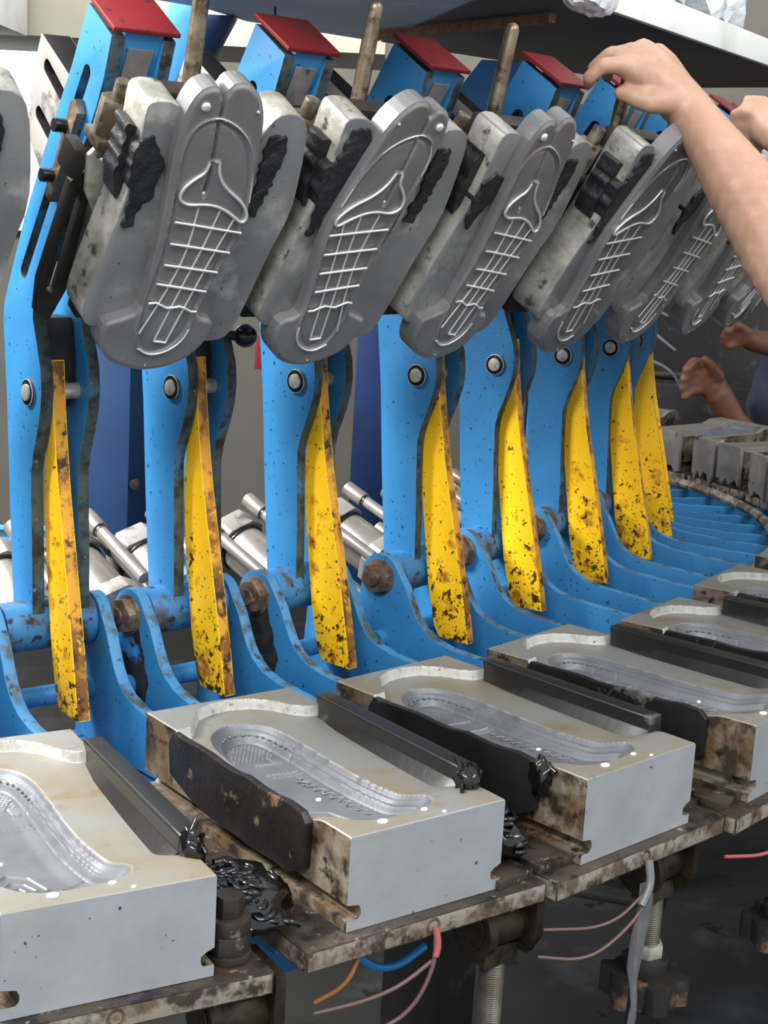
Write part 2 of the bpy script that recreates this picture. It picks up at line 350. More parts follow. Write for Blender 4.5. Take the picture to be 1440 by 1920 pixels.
# ------------------------------------------------------------------ lower mould meshes
CAV = smooth_poly([(-.020, .044), (.000, .047), (.014, .060), (.020, .085), (.019, .130), (.016, .190), (.018, .240), (.028, .288), (.030, .304),
                   (.018, .318), (-.02, .323), (-.055, .318), (-.072, .295), (-.074, .240), (-.072, .180), (-.066, .120), (-.058, .080), (-.042, .055)], 2)
def rim_curve(T):
    return np.interp(T, [-.083, -.066, -.060, -.052, -.035, -.015, .005, .028, .044, .055, .064, .070, .083], [.058, .057, .050, .038, .017, .008, .006, .012, .026, .046, .056, .059, .060])
def block_top():
    nt, nr = 165, 341
    T, R = np.meshgrid(np.linspace(-.082, .082, nt), np.linspace(0, .34, nr), indexing='ij')
    rc = rim_curve(T); d = R - rc
    h = -.010 * sst(-.0005, .0025, d) * (1 - sst(.262, .305, R))
    sd, _, _ = sdist(CAV, T, R)
    depth = np.where(sd > -.0006, .003 * sst(-.0005, .0030, sd) + .006 * sst(.001, .010, sd) + .007 * sst(.010, .0155, sd) + .002 * sst(.0155, .030, sd), 0)
    h = h - depth
    side = sst(.09, .12, R) * (1 - sst(.25, .28, R)) * (T > -.02)
    h = h + np.where((sd > .001) & (sd < .012), .0006 * np.sin(sd * 2 * math.pi / .0044), 0) * side
    arch = (1 - sst(.09, .11, R)) * (T > -.005)
    h = h + np.where((sd > .002) & (sd < .012), .0005 * np.sin(sd * 2 * math.pi / .0048), 0) * arch
    rr = np.hypot((T - .003) / .011, (R - .105) / .016)      # oval boss on the arch side
    R = R + 0
    for pts, wd, hh in (([(-.026, .112), (-.002, .118)], .0016, .0022), ([(-.03, .138), (-.001, .144)], .0016, .0022), ([(-.028, .146), (.0, .151)], .0014, .0016),
                        ([(-.014, .268), (.004, .262)], .0014, .0018), ([(-.012, .282), (.004, .277)], .0014, .0015),
                        ([(-.062, .245), (-.046, .226), (-.030, .236), (-.022, .262), (-.058, .276)], .0016, .0016),
                        ([(-.058, .254), (-.046, .240), (-.036, .246), (-.030, .260), (-.054, .268)], .0014, .0014),
                        ([(-.052, .256), (-.042, .250), (-.038, .259), (-.05, .263)], .0014, .0014)):
        h = h + ridge(T, R, pts, wd, hh) * (sd > .012)
    # diamond knurl near the round end
    kn = (np.abs(np.sin(T * 2 * math.pi / .009 + R * 500)) * np.abs(np.sin(T * 2 * math.pi / .009 - R * 500))) * .0012
    h = h + kn * (sd > .018) * (1 - sst(.100, .106, R))
    ring = np.abs(rr - 1) * .011
    h = h + np.where(ring < .0012, -.0007, 0)
    for sl_ in (np.s_[0, :], np.s_[-1, :], np.s_[:, 0], np.s_[:, -1]): h[sl_] -= .0009      # broken edge
    bm = bmesh.new(); V = [[bm.verts.new((T[i, j], -R[i, j], h[i, j])) for j in range(nr)] for i in range(nt)]
    for i in range(nt - 1):
        for j in range(nr - 1):
            f = bm.faces.new((V[i][j], V[i][j + 1], V[i + 1][j + 1], V[i + 1][j]))
            s = (sd[i, j] + sd[i + 1, j + 1]) / 2; dd = (d[i, j] + d[i + 1, j + 1]) / 2
            f.material_index = 1 if s > .0006 else (2 if (-.0008 < dd < .0034 and R[i, j] < .062) else 0)
    B = {}
    loop = [(i, 0) for i in range(nt)] + [(nt - 1, j) for j in range(1, nr)] + [(i, nr - 1) for i in range(nt - 2, -1, -1)] + [(0, j) for j in range(nr - 2, 0, -1)]
    for (i, j) in loop: B[(i, j)] = bm.verts.new((T[i, j], -R[i, j], -.036))
    for k in range(len(loop)):
        a, b = loop[k], loop[(k + 1) % len(loop)]
        f = bm.faces.new((V[a[0]][a[1]], B[a], B[b], V[b[0]][b[1]]))
        f.material_index = 3 if (a[0] == b[0] and a[0] in (0, nt - 1)) else 4
    return bm
ME = {}
bm = block_top()
prof = [(-.082, -.036), (-.082, -.059), (-.070, -.061), (-.068, -.065), (-.068, -.070), (-.071, -.073), (-.082, -.073), (-.082, -.0825), (.082, -.0825), (.082, -.073), (.073, -.073),
        (.071, -.070), (.071, -.065), (.075, -.062), (.082, -.059), (.082, -.036)]
A = [bm.verts.new((t, 0, z)) for t, z in prof]; B = [bm.verts.new((t, -.34, z)) for t, z in prof]
bm.faces.new(A).material_index = 3; bm.faces.new(B).material_index = 4
for i in range(len(prof) - 1):
    bm.faces.new((A[i], A[i + 1], B[i + 1], B[i])).material_index = 3
ME['mould_body'] = fin('mould_body', bm, ['alu_top', 'cavity', 'rim', 'dirty_side', 'alu'], 0, 32)
bm = bmesh.new()      # sealing rail along the right side: sloped inner face, flat top
sec = [(.055, -.013), (.058, -.009), (.069, .001), (.0705, .0125), (.072, .0145), (.0885, .0145), (.0905, .012), (.091, -.040), (.083, -.040), (.083, -.014)]
rs = np.linspace(.066, .292, 12); rings = []
for r in rs:
    u = (r - .066) / .226; inner = np.interp(u, [0, .2, .6, .9, 1], [.016, .009, .004, .002, .004])
    rings.append([bm.verts.new((t + (inner if k < 2 else inner * .3 if k < 3 else 0), -r, z)) for k, (t, z) in enumerate(sec)])
for a, b in zip(rings[:-1], rings[1:]):
    for k in range(len(sec)): bm.faces.new((a[k], a[(k + 1) % len(sec)], b[(k + 1) % len(sec)], b[k]))
bm.faces.new(rings[0]); bm.faces.new(rings[-1])
ME['sealing_rail'] = fin('sealing_rail', bm, 'rail', .001)
bm = bmesh.new()      # burnt plate along the left side
prism(bm, jag([(.058, -.010), (.066, .0015), (.280, .0015), (.287, -.006), (.287, -.046), (.262, -.058), (.120, -.056), (.062, -.040)], .02, .0015, 3), -.0905, -.0828, RZ)
ME['side_plate'] = fin('side_plate', bm, 'dark_side', .001)
ME['side_plate_black'] = ME['side_plate'].copy(); ME['side_plate_black'].materials[0] = M['rail']
bm = bmesh.new()      # raised studs around the round end
cavn = CAV[:]
acc = 0; last = None
per = []
for i in range(len(cavn)):
    a, b = Vector(cavn[i]), Vector(cavn[(i + 1) % len(cavn)]); n = max(1, int((b - a).length / .001))
    for k in range(n):
        p = a + (b - a) * k / n; nv = Vector(((b - a).y, -(b - a).x)).normalized()
        per.append((p, nv))
cen = Vector((-.02, .15)); nxt = 0
for k, (p, nv) in enumerate(per):
    if p.y > .112 or p.x < -.045: continue
    nv = (cen - p).normalized() if (cen - p).dot(nv) < 0 and False else nv
    if (cen - p).dot(nv) < 0: nv = -nv
    nxt += 1
    if nxt % 9: continue
    q = p + nv * .0105; big = 1.5 if (nxt // 9) % 2 else 1.0
    s = bmesh.ops.create_icosphere(bm, subdivisions=1, radius=.0016)
    for v in s['verts']: v.co = Vector((q.x + v.co.x, -q.y + v.co.y * big, -.0180 + v.co.z))
ME['stud_row'] = fin('stud_row', bm, 'cavity', 0, 60)
bm = bmesh.new()      # relief script, worn beyond reading
rn = random.Random(5)
for k in range(11):
    r0 = .158 + k * .0095; t0 = -.012 + .0012 * k
    pts = [(t0 + .006 * math.sin(a * 2.1 + k) * (1 if a % 2 else -.6), r0 + .008 * a / 5 + rn.uniform(-.001, .001)) for a in range(6)]
    tube(bm, [(t, -r, -.0268 + .0004) for t, r in smooth_poly(pts, 2, False)], .0007, 6)
ME['relief_lettering'] = fin('relief_lettering', bm, 'flap', 0, 60)
PLUGS = ((-.040, .326, 1.4), (.006, .323, .9), (.018, .335, .6), (-.060, .262, .7))
bm = bmesh.new(); tube(bm, [(0, 0, -.001), (0, 0, .0008)], .0035, 12); ME['plug'] = fin('plug', bm, 'white', .0005)

def label_pos(s, n, first='the left edge', last='far right'): return f'{ORD[s]} from {first}'

MOULD_NOTE = ['cut off by the lower left corner', 'whole front face in view', 'black lump on its left side plate',
              'cut by the right edge', 'cut by the right edge', 'small and grimy', 'smallest, next to the blue beams']
for s in range(14):
    lab = f'{ORD[s]} aluminium lower sole mould from the left, {MOULD_NOTE[s]}' if s < 7 else f'far aluminium lower mould, {ORD[s]} along the ring, behind the blue beams at right'
    e, o = station_thing(s, 'lower_mould', (0, .17, -.0825), lab, 'mould', 'lower moulds along the table')
    obj('mould_body', ME['mould_body'], e, o)
    if s < 8:
        obj('sealing_rail', ME['sealing_rail'], e, o); obj('side_plate', ME['side_plate' if s < 2 else 'side_plate_black'], e, o)
        obj('stud_row', ME['stud_row'], e, o)
        if s != 0: obj('relief_lettering', ME['relief_lettering'], e, o)
        for t, r, q in PLUGS:
            pg = obj('residue_plug', ME['plug'], e, (o[0] + t, o[1] - r, o[2])); pg.scale = (q, q * .8, 1)

# ------------------------------------------------------------------ table plates
bm = bmesh.new()
pl = [(-.1085, -.01), (.1085, -.01), (.1275, .33), (.1275, .352), (-.1275, .352), (-.1275, .33)]
prism(bm, pl, -.1015, -.083, TR, mi=0, mi_side=1)
ME['table_plate'] = fin('table_plate', bm, ['plate_top', 'plate_edge'], .0015)
for s in range(14):
    e, o = station_thing(s, 'table_plate', (0, .17, -.1015), f'grimy steel table plate under the {ORD[s]} lower mould from the left', 'plate', 'table plates of the carousel')
    if s >= 8: e.scale = (.9, 1, 1)
    obj('plate', ME['table_plate'], e, o)
    if s < 4:
        bm = bmesh.new(); pipe(bm, (.0, -.3525, -.092), (.0, -.3495, -.092), .0075, .005)
        obj('wire_port', fin('wire_port', bm, 'rustbolt'), e, o)

# ------------------------------------------------------------------ support brackets with radial beams
ck = [(-.392, -.02)] + circ(-.362, -.012, .031, 165, 35, 10) + [(-.330, -.004), (-.318, -.020), (-.308, -.040), (-.298, -.058), (-.286, -.072), (-.268, -.083), (-.240, -.090), (-.150, -.0975), (-.02, -.1018),
      (.26, -.1018), (.26, -.135), (-.02, -.150), (-.30, -.165), (-.395, -.165), (-.400, -.12)]
for nm, lo, hi in (('left_cheek', -.096, -.081), ('right_cheek', .037, .052)):
    bm = bmesh.new(); prism(bm, ck, lo, hi, RZ, mi=0, mi_side=1); ME[nm] = fin(nm, bm, ['blue_worn' if False else 'blue', 'edge_light'], .0012)
bm = bmesh.new(); pipe(bm, (-.109, .354, -.099), (.058, .354, -.099), .0122, .0075); ME['cross_rod'] = fin('cross_rod', bm, 'blue', .0008)
bm = bmesh.new(); tube(bm, [(-.108, .362, -.013), (.058, .362, -.013)], .0095, 16); hexnut(bm, (-.110, .362, -.013), (-.097, .362, -.013), .0225)
tube(bm, [(-.0985, .362, -.013), (-.096, .362, -.013)], .025, 24); hexnut(bm, (.0525, .362, -.013), (.062, .362, -.013), .0185)
tube(bm, [(-.115, .362, -.013), (-.109, .362, -.013)], .0105, 16)
ME['pivot_bolt'] = fin('pivot_bolt', bm, 'rustbolt', .0012)
bm = bmesh.new(); prism(bm, jag(circ(-.358, -.045, .026, n=14)[:8] + [(-.385, -.05), (-.386, -.12), (-.33, -.125), (-.318, -.09), (-.33, -.05)], .01, .003, 2), -.0966, -.0955, RZ)
ME['grease_patch'] = fin('grease_patch', bm, 'greasy')
for s in range(14):
    e, o = station_thing(s, 'support_bracket', (-.02, -.2, -.165), f'blue forked bracket with radial beams and pivot bolt, {ORD[s]} from the left', 'bracket', 'forked brackets of the carousel')
    if s >= 8: e.scale = (.66, 1, 1)
    for k in ('left_cheek', 'right_cheek'): obj(k, ME[k], e, o)
    if s < 9:
        obj('cross_rod', ME['cross_rod'], e, o); obj('pivot_bolt', ME['pivot_bolt'], e, o)
    if 1 <= s < 4: obj('grease_patch', ME['grease_patch'], e, o)

# ------------------------------------------------------------------ swing arms
backE = [(-.386, -.030), (-.392, .0), (-.404, .12), (-.414, .24), (-.426, .335), (-.424, .356), (-.404, .394), (-.372, .452), (-.326, .522), (-.257, .616), (-.2215, .674)]
frontE = [(-.1705, .6405), (-.186, .600), (-.202, .571), (-.266, .481), (-.325, .402), (-.346, .366), (-.347, .345), (-.336, .318), (-.326, .292), (-.323, .268), (-.325, .245), (-.333, .218), (-.343, .192), (-.3475, .172), (-.346, .13), (-.342, .06), (-.340, .0), (-.342, -.03)]
armP = backE + frontE + circ(-.3625, -.013, .026, -20, -160, 8)
def slot(a, b, wd):
    a = Vector(a); b = Vector(b); d = (b - a).normalized(); ang = math.degrees(math.atan2(d.y, d.x))
    return circ(b.x, b.y, wd, ang - 90, ang + 90, 8) + circ(a.x, a.y, wd, ang + 90, ang + 270, 8)
sl = slot((-.371, .396), (-.224, .606), .0085)
for nm, lo, hi in (('left_plate', -.046, -.031), ('right_plate', .012, .026)):
    bm = bmesh.new(); prism(bm, armP, lo, hi, RZ, holes=[sl, circ(-.3625, -.013, .0125, n=16)], mi=0, mi_side=1); ME[nm] = fin(nm, bm, ['blue', 'edge'], .0012)
bm = bmesh.new(); pipe(bm, (-.078, .3625, -.013), (.035, .3625, -.013), .0295, .0125, 28); ME['pivot_hub'] = fin('pivot_hub', bm, 'blue_worn', .0015)
bm = bmesh.new(); tube(bm, [(-.0525, .353, .262), (.033, .353, .262)], .0095, 18)
tube(bm, [(-.050, .353, .262), (-.0465, .353, .262)], .0155, 20, 1); tube(bm, [(.026, .353, .262), (.030, .353, .262)], .0155, 20, 1)
ME['pivot_pin'] = fin('pivot_pin', bm, ['zinc', 'black'], .001)
def AX(a, n, t=0):     # head axis coordinates to station space
    r = -.169 + a * .5202 + n * .8541; z = .312 + a * .8541 - n * .5202
    return (t, -r, z)
def HA(u, v, w_): return AX(v, w_, u)       # poly in (t, a) extruded along n
def NA(u, v, w_): return AX(v, u, w_)       # poly in (n, a) extruded along t
bm = bmesh.new(); prism(bm, [(-.2400, .2865), (-.1690, .2855), (-.1690, .2905), (-.2400, .2915)], -.0475, .0275, NA); ME['top_cap'] = fin('top_cap', bm, 'red', .0012)
bm = bmesh.new(); prism(bm, [(-.031, .07), (.012, .07), (.012, .285), (-.031, .285)], -.188, -.1735, HA); ME['front_panel'] = fin('front_panel', bm, 'blue', .001)
bm = bmesh.new(); prism(bm, [(-.024, .115), (.004, .115), (.004, .268), (-.024, .268)], -.1735, -.1705, HA, holes=[slot((-.012, .13), (-.012, .215), .006)]); ME['wear_panel'] = fin('wear_panel', bm, 'drip', .0008)
bm = bmesh.new(); prism(bm, [(-.030, .004), (.011, .004), (.011, .07), (-.030, .07)], -.21, -.170, HA); ME['hinge_block'] = fin('hinge_block', bm, 'brown', .002)
bm = bmesh.new()
prism(bm, [(-.296, .482), (-.284, .474), (-.222, .565), (-.228, .580), (-.238, .578)], -.057, -.0465, RZ)
ME['guide_bar'] = fin('guide_bar', bm, 'handle', .0015)
bm = bmesh.new(); tube(bm, [(-.070, 0, 0), (-.055, 0, 0)], .0072, 14); ME['guide_pin'] = fin('guide_pin', bm, 'black', .0008)
bm = bmesh.new()      # slotted strut behind the head
prism(bm, [(-.366, .652), (-.272, .590), (-.312, .528), (-.352, .492), (-.400, .545), (-.388, .610)], -.0305, .004, RZ, holes=[slot((-.352, .617), (-.306, .580), .0075), slot((-.372, .568), (-.330, .535), .0075)], mi=0, mi_side=1)
ME['slotted_strut'] = fin('slotted_strut', bm, ['cyl_cap', 'brown'], .001)  # edge faces coloured dark brown to stand for their shade
yl = [(-.3345, .300), (-.329, .250), (-.322, .205), (-.312, .150), (-.300, .100), (-.281, .020), (-.265, -.050), (-.255, -.1004), (-.285, -.0998), (-.303, -.099), (-.312, -.085), (-.326, -.03), (-.337, .04), (-.346, .10), (-.349, .15), (-.346, .200), (-.3415, .250), (-.3425, .300)]
bm = bmesh.new(); prism(bm, yl, -.029, -.013, RZ, mi=0, mi_side=1); ME['lever'] = fin('lever', bm, ['yellow', 'yellow_edge'], .001)
bm = bmesh.new(); prism(bm, [(-.376, .235), (-.3535, .262), (-.3535, .300), (-.362, .345), (-.40, .345), (-.40, .28)], -.029, .010, RZ); ME['link_block'] = fin('link_block', bm, 'brown', .003)
for s in range(10):
    if s == 0: lab = 'blue slotted swing arm left of the photo, before the first full arm'
    else: lab = f'blue two plate swing arm with red capped tilted head, {ORD[s - 1]} from the left'
    e, o = station_thing(s, 'swing_arm', (-.02, -.364, -.013), lab, 'machine arm', 'blue swing arms of the carousel')
    if s >= 8: e.scale = (.66, 1, 1)
    for k in ('left_plate', 'right_plate', 'pivot_hub', 'pivot_pin', 'top_cap', 'front_panel', 'hinge_block', 'link_block'): obj(k, ME[k], e, o)
    if s < 7:
        for k in ('wear_panel', 'guide_bar', 'slotted_strut'): obj(k, ME[k], e, o)
        for y_, z_ in ((.249, .553), (.278, .502)): obj('guide_pin', ME['guide_pin'], e, (o[0], o[1] + y_, o[2] + z_))
    e2, o2 = station_thing(s, 'locking_lever', (-.02, -.27, -.0995), 'yellow flaking locking bar off to the left of the first arm' if s == 0 else f'yellow paint flaked locking bar in front of the {ORD[s - 1]} blue arm from the left', 'lever', 'yellow locking bars')
    if s >= 8: e2.scale = (.66, 1, 1)
    obj('bar', ME['lever'], e2, o2)

# ------------------------------------------------------------------ upper moulds (frame: x = t, y = a up along the head, z = n outward)
SOLE = smooth_poly([(-.063, .058), (-.0645, .045), (-.060, .026), (-.048, .010), (-.030, .001), (-.010, -.005), (.006, -.006), (.026, -.002), (.044, .007), (.057, .021), (.064, .040), (.063, .060),
        (.041, .064), (.040, .080), (.046, .112), (.054, .145), (.058, .175), (.055, .205), (.049, .240), (.042, .276), (.036, .300), (.026, .318), (.012, .330), (-.001, .331), (-.009, .327), (-.0125, .316), (-.0155, .316),
        (-.019, .324), (-.030, .325), (-.041, .318), (-.047, .300), (-.048, .280), (-.045, .242), (-.037, .190), (-.031, .140), (-.029, .100), (-.029, .071), (-.050, .062)], 1)
INNER = smooth_poly([(-.026, .048), (-.028, .082), (-.026, .132), (-.030, .188), (-.039, .240), (-.041, .270), (-.030, .289), (-.012, .295), (.012, .286), (.032, .268), (.046, .235), (.053, .200), (.053, .172), (.043, .122), (.036, .080), (.034, .046), (.020, .024), (-.002, .016), (-.018, .025)], 2)
WING = smooth_poly([(-.009, .248), (-.010, .237), (-.019, .230), (-.029, .218), (-.0285, .206), (-.017, .2005), (.002, .203), (.020, .200), (.038, .190), (.050, .182), (.0545, .190), (.043, .206), (.018, .221), (.006, .235), (.001, .250)], 2, False)
def sole_core(sign):
    st = .0013; xs = np.arange(-.067, .0675, st); ys = np.arange(-.008, .334, st)
    X, Y = np.meshgrid(xs, ys, indexing='ij'); sd, nx, ny = sdist(SOLE, X, Y)
    ins = sd > 0; cell = ins[:-1, :-1] | ins[1:, :-1] | ins[:-1, 1:] | ins[1:, 1:]
    use = np.zeros(ins.shape, bool); use[:-1, :-1] |= cell; use[1:, :-1] |= cell; use[:-1, 1:] |= cell; use[1:, 1:] |= cell
    PX = np.where(ins, X, nx); PY = np.where(ins, Y, ny)
    s2, _, _ = sdist(INNER, PX, PY); sw, _, _ = sdist(WING, PX, PY)
    h = -.0034 * (1 - sst(.0, .0055, np.clip(sd, 0, .0055))) ** 1.3      # rounded rim
    h = h + .0018 * np.exp(-(s2 / .0014) ** 2) - .0014 * np.exp(-((s2 - .0038) / .0022) ** 2) + .0022 * sst(.004, .03, s2)
    h = h + .0026 * np.exp(-(sw / .0016) ** 2) + .0010 * sst(0, .003, sw)
    gl = ridge(PX, PY, [(-.014, .33), (-.0105, .290), (-.005, .245), (-.003, .212)], .0032, .0052); h = h - gl
    for cx, cy, rr, hh in ((.026, .304, .0022, .0035), (-.031, .306, .0055, -.003), (-.031, .306, .0028, .0045), (-.002, .004, .0014, .002), (-.030, .011, .0016, .0015), (.042, .016, .0014, .0015), (-.003, .212, .0026, .003), (.016, .187, .001, .001)):
        h = h + hh * sst(0, 1, 1 - np.hypot(PX - cx, PY - cy) / rr)
    bm = bmesh.new(); V = {}
    for i in range(len(xs)):
        for j in range(len(ys)):
            if use[i, j]: V[i, j] = bm.verts.new((sign * PX[i, j], PY[i, j], h[i, j]))
    for i in range(len(xs) - 1):
        for j in range(len(ys) - 1):
            if cell[i, j]:
                q = [V[i, j], V[i + 1, j], V[i + 1, j + 1], V[i, j + 1]]
                bm.faces.new(q if sign > 0 else q[::-1])
    bmesh.ops.remove_doubles(bm, verts=bm.verts, dist=.00025)
    ed = [e for e in bm.edges if len(e.link_faces) == 1]
    r = bmesh.ops.extrude_edge_only(bm, edges=ed)
    nv = [v for v in r['geom'] if isinstance(v, bmesh.types.BMVert)]
    for v in nv: v.co.z = -.026
    ne = [e for e in r['geom'] if isinstance(e, bmesh.types.BMEdge) and len(e.link_faces) == 1]
    bmesh.ops.holes_fill(bm, edges=ne)
    return fin('sole_core', bm, 'core', 0, 40)
def rib_grid(sign):
    bm = bmesh.new(); zz = .0030
    H = [((-.025, .181), (.053, .171)), ((-.022, .156), (.048, .147)), ((-.021, .131), (.042, .123)), ((-.022, .108), (.037, .099)), ((-.024, .084), (.034, .075))]
    for k, (a, b) in enumerate(H):
        pts = [(sign * (a[0] + (b[0] - a[0]) * u), a[1] + (b[1] - a[1]) * u + (.0022 * math.sin(u * 12) if k == 4 else 0), zz) for u in np.linspace(0, 1, 9)]
        tube(bm, pts, .00145, 8)
    Vv = [[(-.004, .198), (.000, .150), (-.007, .102), (-.023, .046)], [(.021, .197), (.016, .151), (.007, .102), (-.003, .036)], [(.040, .187), (.031, .147), (.023, .102), (.011, .034)]]
    for L in Vv: tube(bm, [(sign * x, y, zz - .0008) for x, y in smooth_poly(L, 2, False)], .0011, 8)
    tube(bm, [(sign * -.003, .036, zz - .0006), (sign * .011, .034, zz - .0006)], .0014, 8)
    arc = [(.034, .050), (.031, .036), (.022, .025), (.008, .018), (-.006, .018), (-.018, .026)]
    tube(bm, [(sign * x, y, .0012) for x, y in smooth_poly(arc, 2, False)], .0013, 8)
    tube(bm, [(sign * x, y, .0032) for x, y in WING], .0017, 8)  # wing ridge in the pale metal, for light on its upper slopes
    A2 = [(-.038, .235), (-.0405, .268), (-.030, .289), (-.012, .296), (.012, .287), (.032, .269), (.045, .237), (.052, .205)]
    tube(bm, [(sign * x, y, .0004) for x, y in smooth_poly(A2, 2, False)], .0008, 8)
    return fin('rib_grid', bm, 'rib', 0, 60)
for sg, k in ((1, 'A'), (-1, 'B')):
    bm = bmesh.new()
    for cx, cy, q in ((-.031, .305, .0050), (.026, .304, .0018), (-.003, .213, .0024), (-.002, .003, .0012)):
        sp_ = bmesh.ops.create_uvsphere(bm, u_segments=14, v_segments=8, radius=q)
        for v in sp_['verts']: v.co = Vector((sg * cx + v.co.x, cy + v.co.y, .0005 + v.co.z * .6))
    ME['locating_pins' + k] = fin('locating_pins', bm, 'rib', 0, 60)
    ME['sole_core' + k] = sole_core(sg); ME['rib_grid' + k] = rib_grid(sg)
def flap(P, lo=-.058, hi=-.013):
    bm = bmesh.new(); prism(bm, smooth_poly(P, 1), lo, hi, XY, mi=0, mi_side=1); return fin('flap', bm, ['flap', 'flap_edge'], .0016)
ME['flapL'] = flap([(-.060, .044), (-.074, .044), (-.083, .056), (-.084, .080), (-.078, .160), (-.074, .200), (-.078, .260), (-.0825, .290), (-.078, .299), (-.052, .299), (-.041, .288), (-.035, .262), (-.031, .215), (-.023, .14), (-.022, .05)])
ME['flapR'] = flap([(.030, .040), (.038, .12), (.050, .165), (.052, .22), (.050, .268), (.054, .287), (.066, .298), (.088, .296), (.100, .280), (.110, .23), (.116, .185), (.108, .14), (.102, .06), (.096, .030), (.080, .022), (.050, .024)])
bm = bmesh.new(); prism(bm, [(-.062, .02), (.075, .02), (.078, .10), (.072, .285), (-.055, .285), (-.066, .10)], -.082, -.058); ME['backing_plate'] = fin('backing_plate', bm, 'steel', .002)
bm = bmesh.new(); box(bm, (-.022, .14, -.168), (.000, .226, -.082)); box(bm, (.004, .14, -.168), (.022, .220, -.082)); ME['slide_block'] = fin('slide_block', bm, 'brown', .003)
bm = bmesh.new(); box(bm, (-.028, .02, -.172), (.008, .11, -.082)); ME['lower_slide'] = fin('lower_slide', bm, 'brown', .003)
bm = bmesh.new(); hexnut(bm, (-.073, .226, -.078), (-.073, .262, -.078), .0185); tube(bm, [(-.073, .262, -.078), (-.073, .282, -.078)], .0085, 14); box(bm, (-.092, .215, -.094), (-.05, .226, -.06))
ME['clamp_nut'] = fin('clamp_nut', bm, 'tarnish', .002)
bm = bmesh.new(); prism(bm, [(-.086, .165), (-.094, .205), (-.080, .226), (-.060, .222), (-.056, .170), (-.070, .140)], -.074, -.068, holes=[circ(-.079, .206, .006, n=12)]); ME['hinge_plate'] = fin('hinge_plate', bm, 'zinc', .0012)
bm = bmesh.new(); prism(bm, [(-.088, .0), (-.070, -.01), (-.060, .03), (-.066, .15), (-.076, .172), (-.090, .160), (-.094, .04)], -.105, -.094, holes=[slot((-.078, .03), (-.078, .135), .005)]); ME['slotted_link'] = fin('slotted_link', bm, 'steel', .0012)
bm = bmesh.new(); prism(bm, [(-.102, .172), (-.090, .168), (-.082, .19), (-.087, .203), (-.101, .203)], -.112, -.082); ME['stop_block'] = fin('stop_block', bm, 'steel', .003)
def H3(t, r, z):       # station space -> head frame
    dr, dz = r + .169, z - .312
    return (t, dr * .5202 + dz * .8541, dr * .8541 - dz * .5202)
bm = bmesh.new()
p0 = Vector(H3(.012, -.132, .515)); p1 = Vector(H3(.012, -.094, .700)); tube(bm, [p0, p0 + (p1 - p0) * .5, p1], [.0090, .0088, .0082], 14, round_end=True)
ME['handle'] = fin('handle', bm, 'handle', 0, 50)
bm = bmesh.new()
for dx, q in ((-.022, .012), (-.004, .016)):
    c = Vector(H3(.0 + dx, -.128, .548)); dd = Vector((1, .15, -.1)).normalized(); pipe(bm, c - dd * .007, c + dd * .007, q * .6, q * .38, 16)
pa = Vector(H3(-.03, -.125, .535)); pb = Vector(H3(.03, -.125, .535)); tube(bm, [pa, pb], .006, 12)
ME['handle_hinge'] = fin('handle_hinge', bm, 'tarnish', .0006)
gk = [(-.079, .262), (-.064, .266), (-.058, .246), (-.046, .238), (-.047, .214), (-.052, .196), (-.060, .192), (-.060, .168), (-.070, .164), (-.074, .200), (-.0805, .226), (-.081, .248)]
big = [(-.070, .288), (-.050, .291), (-.040, .280), (-.036, .250), (-.040, .225), (-.044, .205), (-.058, .192), (-.062, .165), (-.072, .160), (-.074, .195), (-.082, .215), (-.085, .240), (-.074, .250)]
small = [(-.076, .236), (-.062, .250), (-.044, .244), (-.040, .222), (-.050, .206), (-.058, .176), (-.072, .190)]
gr = [(.057, .272), (.078, .276), (.080, .240), (.076, .205), (.070, .178), (.058, .182), (.060, .220), (.056, .245)]
for k, (P, sd_) in {'residueA': (gk, 4), 'residueB': (big, 7), 'residueC': (small, 9), 'residueR': (gr, 12)}.items():
    bm = bmesh.new(); prism(bm, smooth_poly(jag(P, .005, .0032, sd_), 1), -.030, -.0095); 
    if k != 'residueR': prism(bm, smooth_poly(jag([(-.0895, .268), (-.074, .262), (-.072, .222), (-.078, .186), (-.086, .196), (-.0885, .232)], .006, .0028, sd_ + 1), 1), -.050, -.024)
    ME[k] = fin(k, bm, 'gunk', .002, 60, 3)
HL = ['cut by the left edge of the photo', 'leftmost whole one', 'second whole one, large black residue sheet',
      'third whole one', 'half behind the reaching forearm', 'just under the reaching forearm', 'below the forearm near the right edge', 'far one under the second hand', 'farthest one']
for s in range(9):
    e = plain_thing('upper_mould', world(s, -.052 if s == 0 else 0, -.169, .312), f'raised dark metal insole mould with lattice ribs, {HL[s]}', 'mould', 'raised upper moulds on the heads')
    e.rotation_euler = (math.atan2(.8541, -.5202), 0, ST[s][2])
    k = 'A' if s % 2 else 'B'
    c = obj('sole_core', ME['sole_core' + k], e); obj('rib_grid', ME['rib_grid' + k], c); tag(obj('locating_pins', ME['locating_pins' + k], c), None, None, None, 'stuff')
    obj('side_flap', ME['flapL'], e); obj('side_flap', ME['flapR'], e)
    for q in ('backing_plate', 'slide_block', 'lower_slide', 'clamp_nut', 'hinge_plate', 'slotted_link', 'stop_block'): obj(q, ME[q], e)
    h = obj('handle', ME['handle'], e, (0, {5: -.06, 6: -.05, 7: -.04}.get(s, 0), 0)); obj('handle_hinge', ME['handle_hinge'], h)
    obj('rubber_residue', ME[['residueC', 'residueA', 'residueB', 'residueC', 'residueB', 'residueC', 'residueB', 'residueC', 'residueC'][s]], e)
    if s in (0, 1, 2, 3): obj('rubber_residue', ME['residueR'], e)

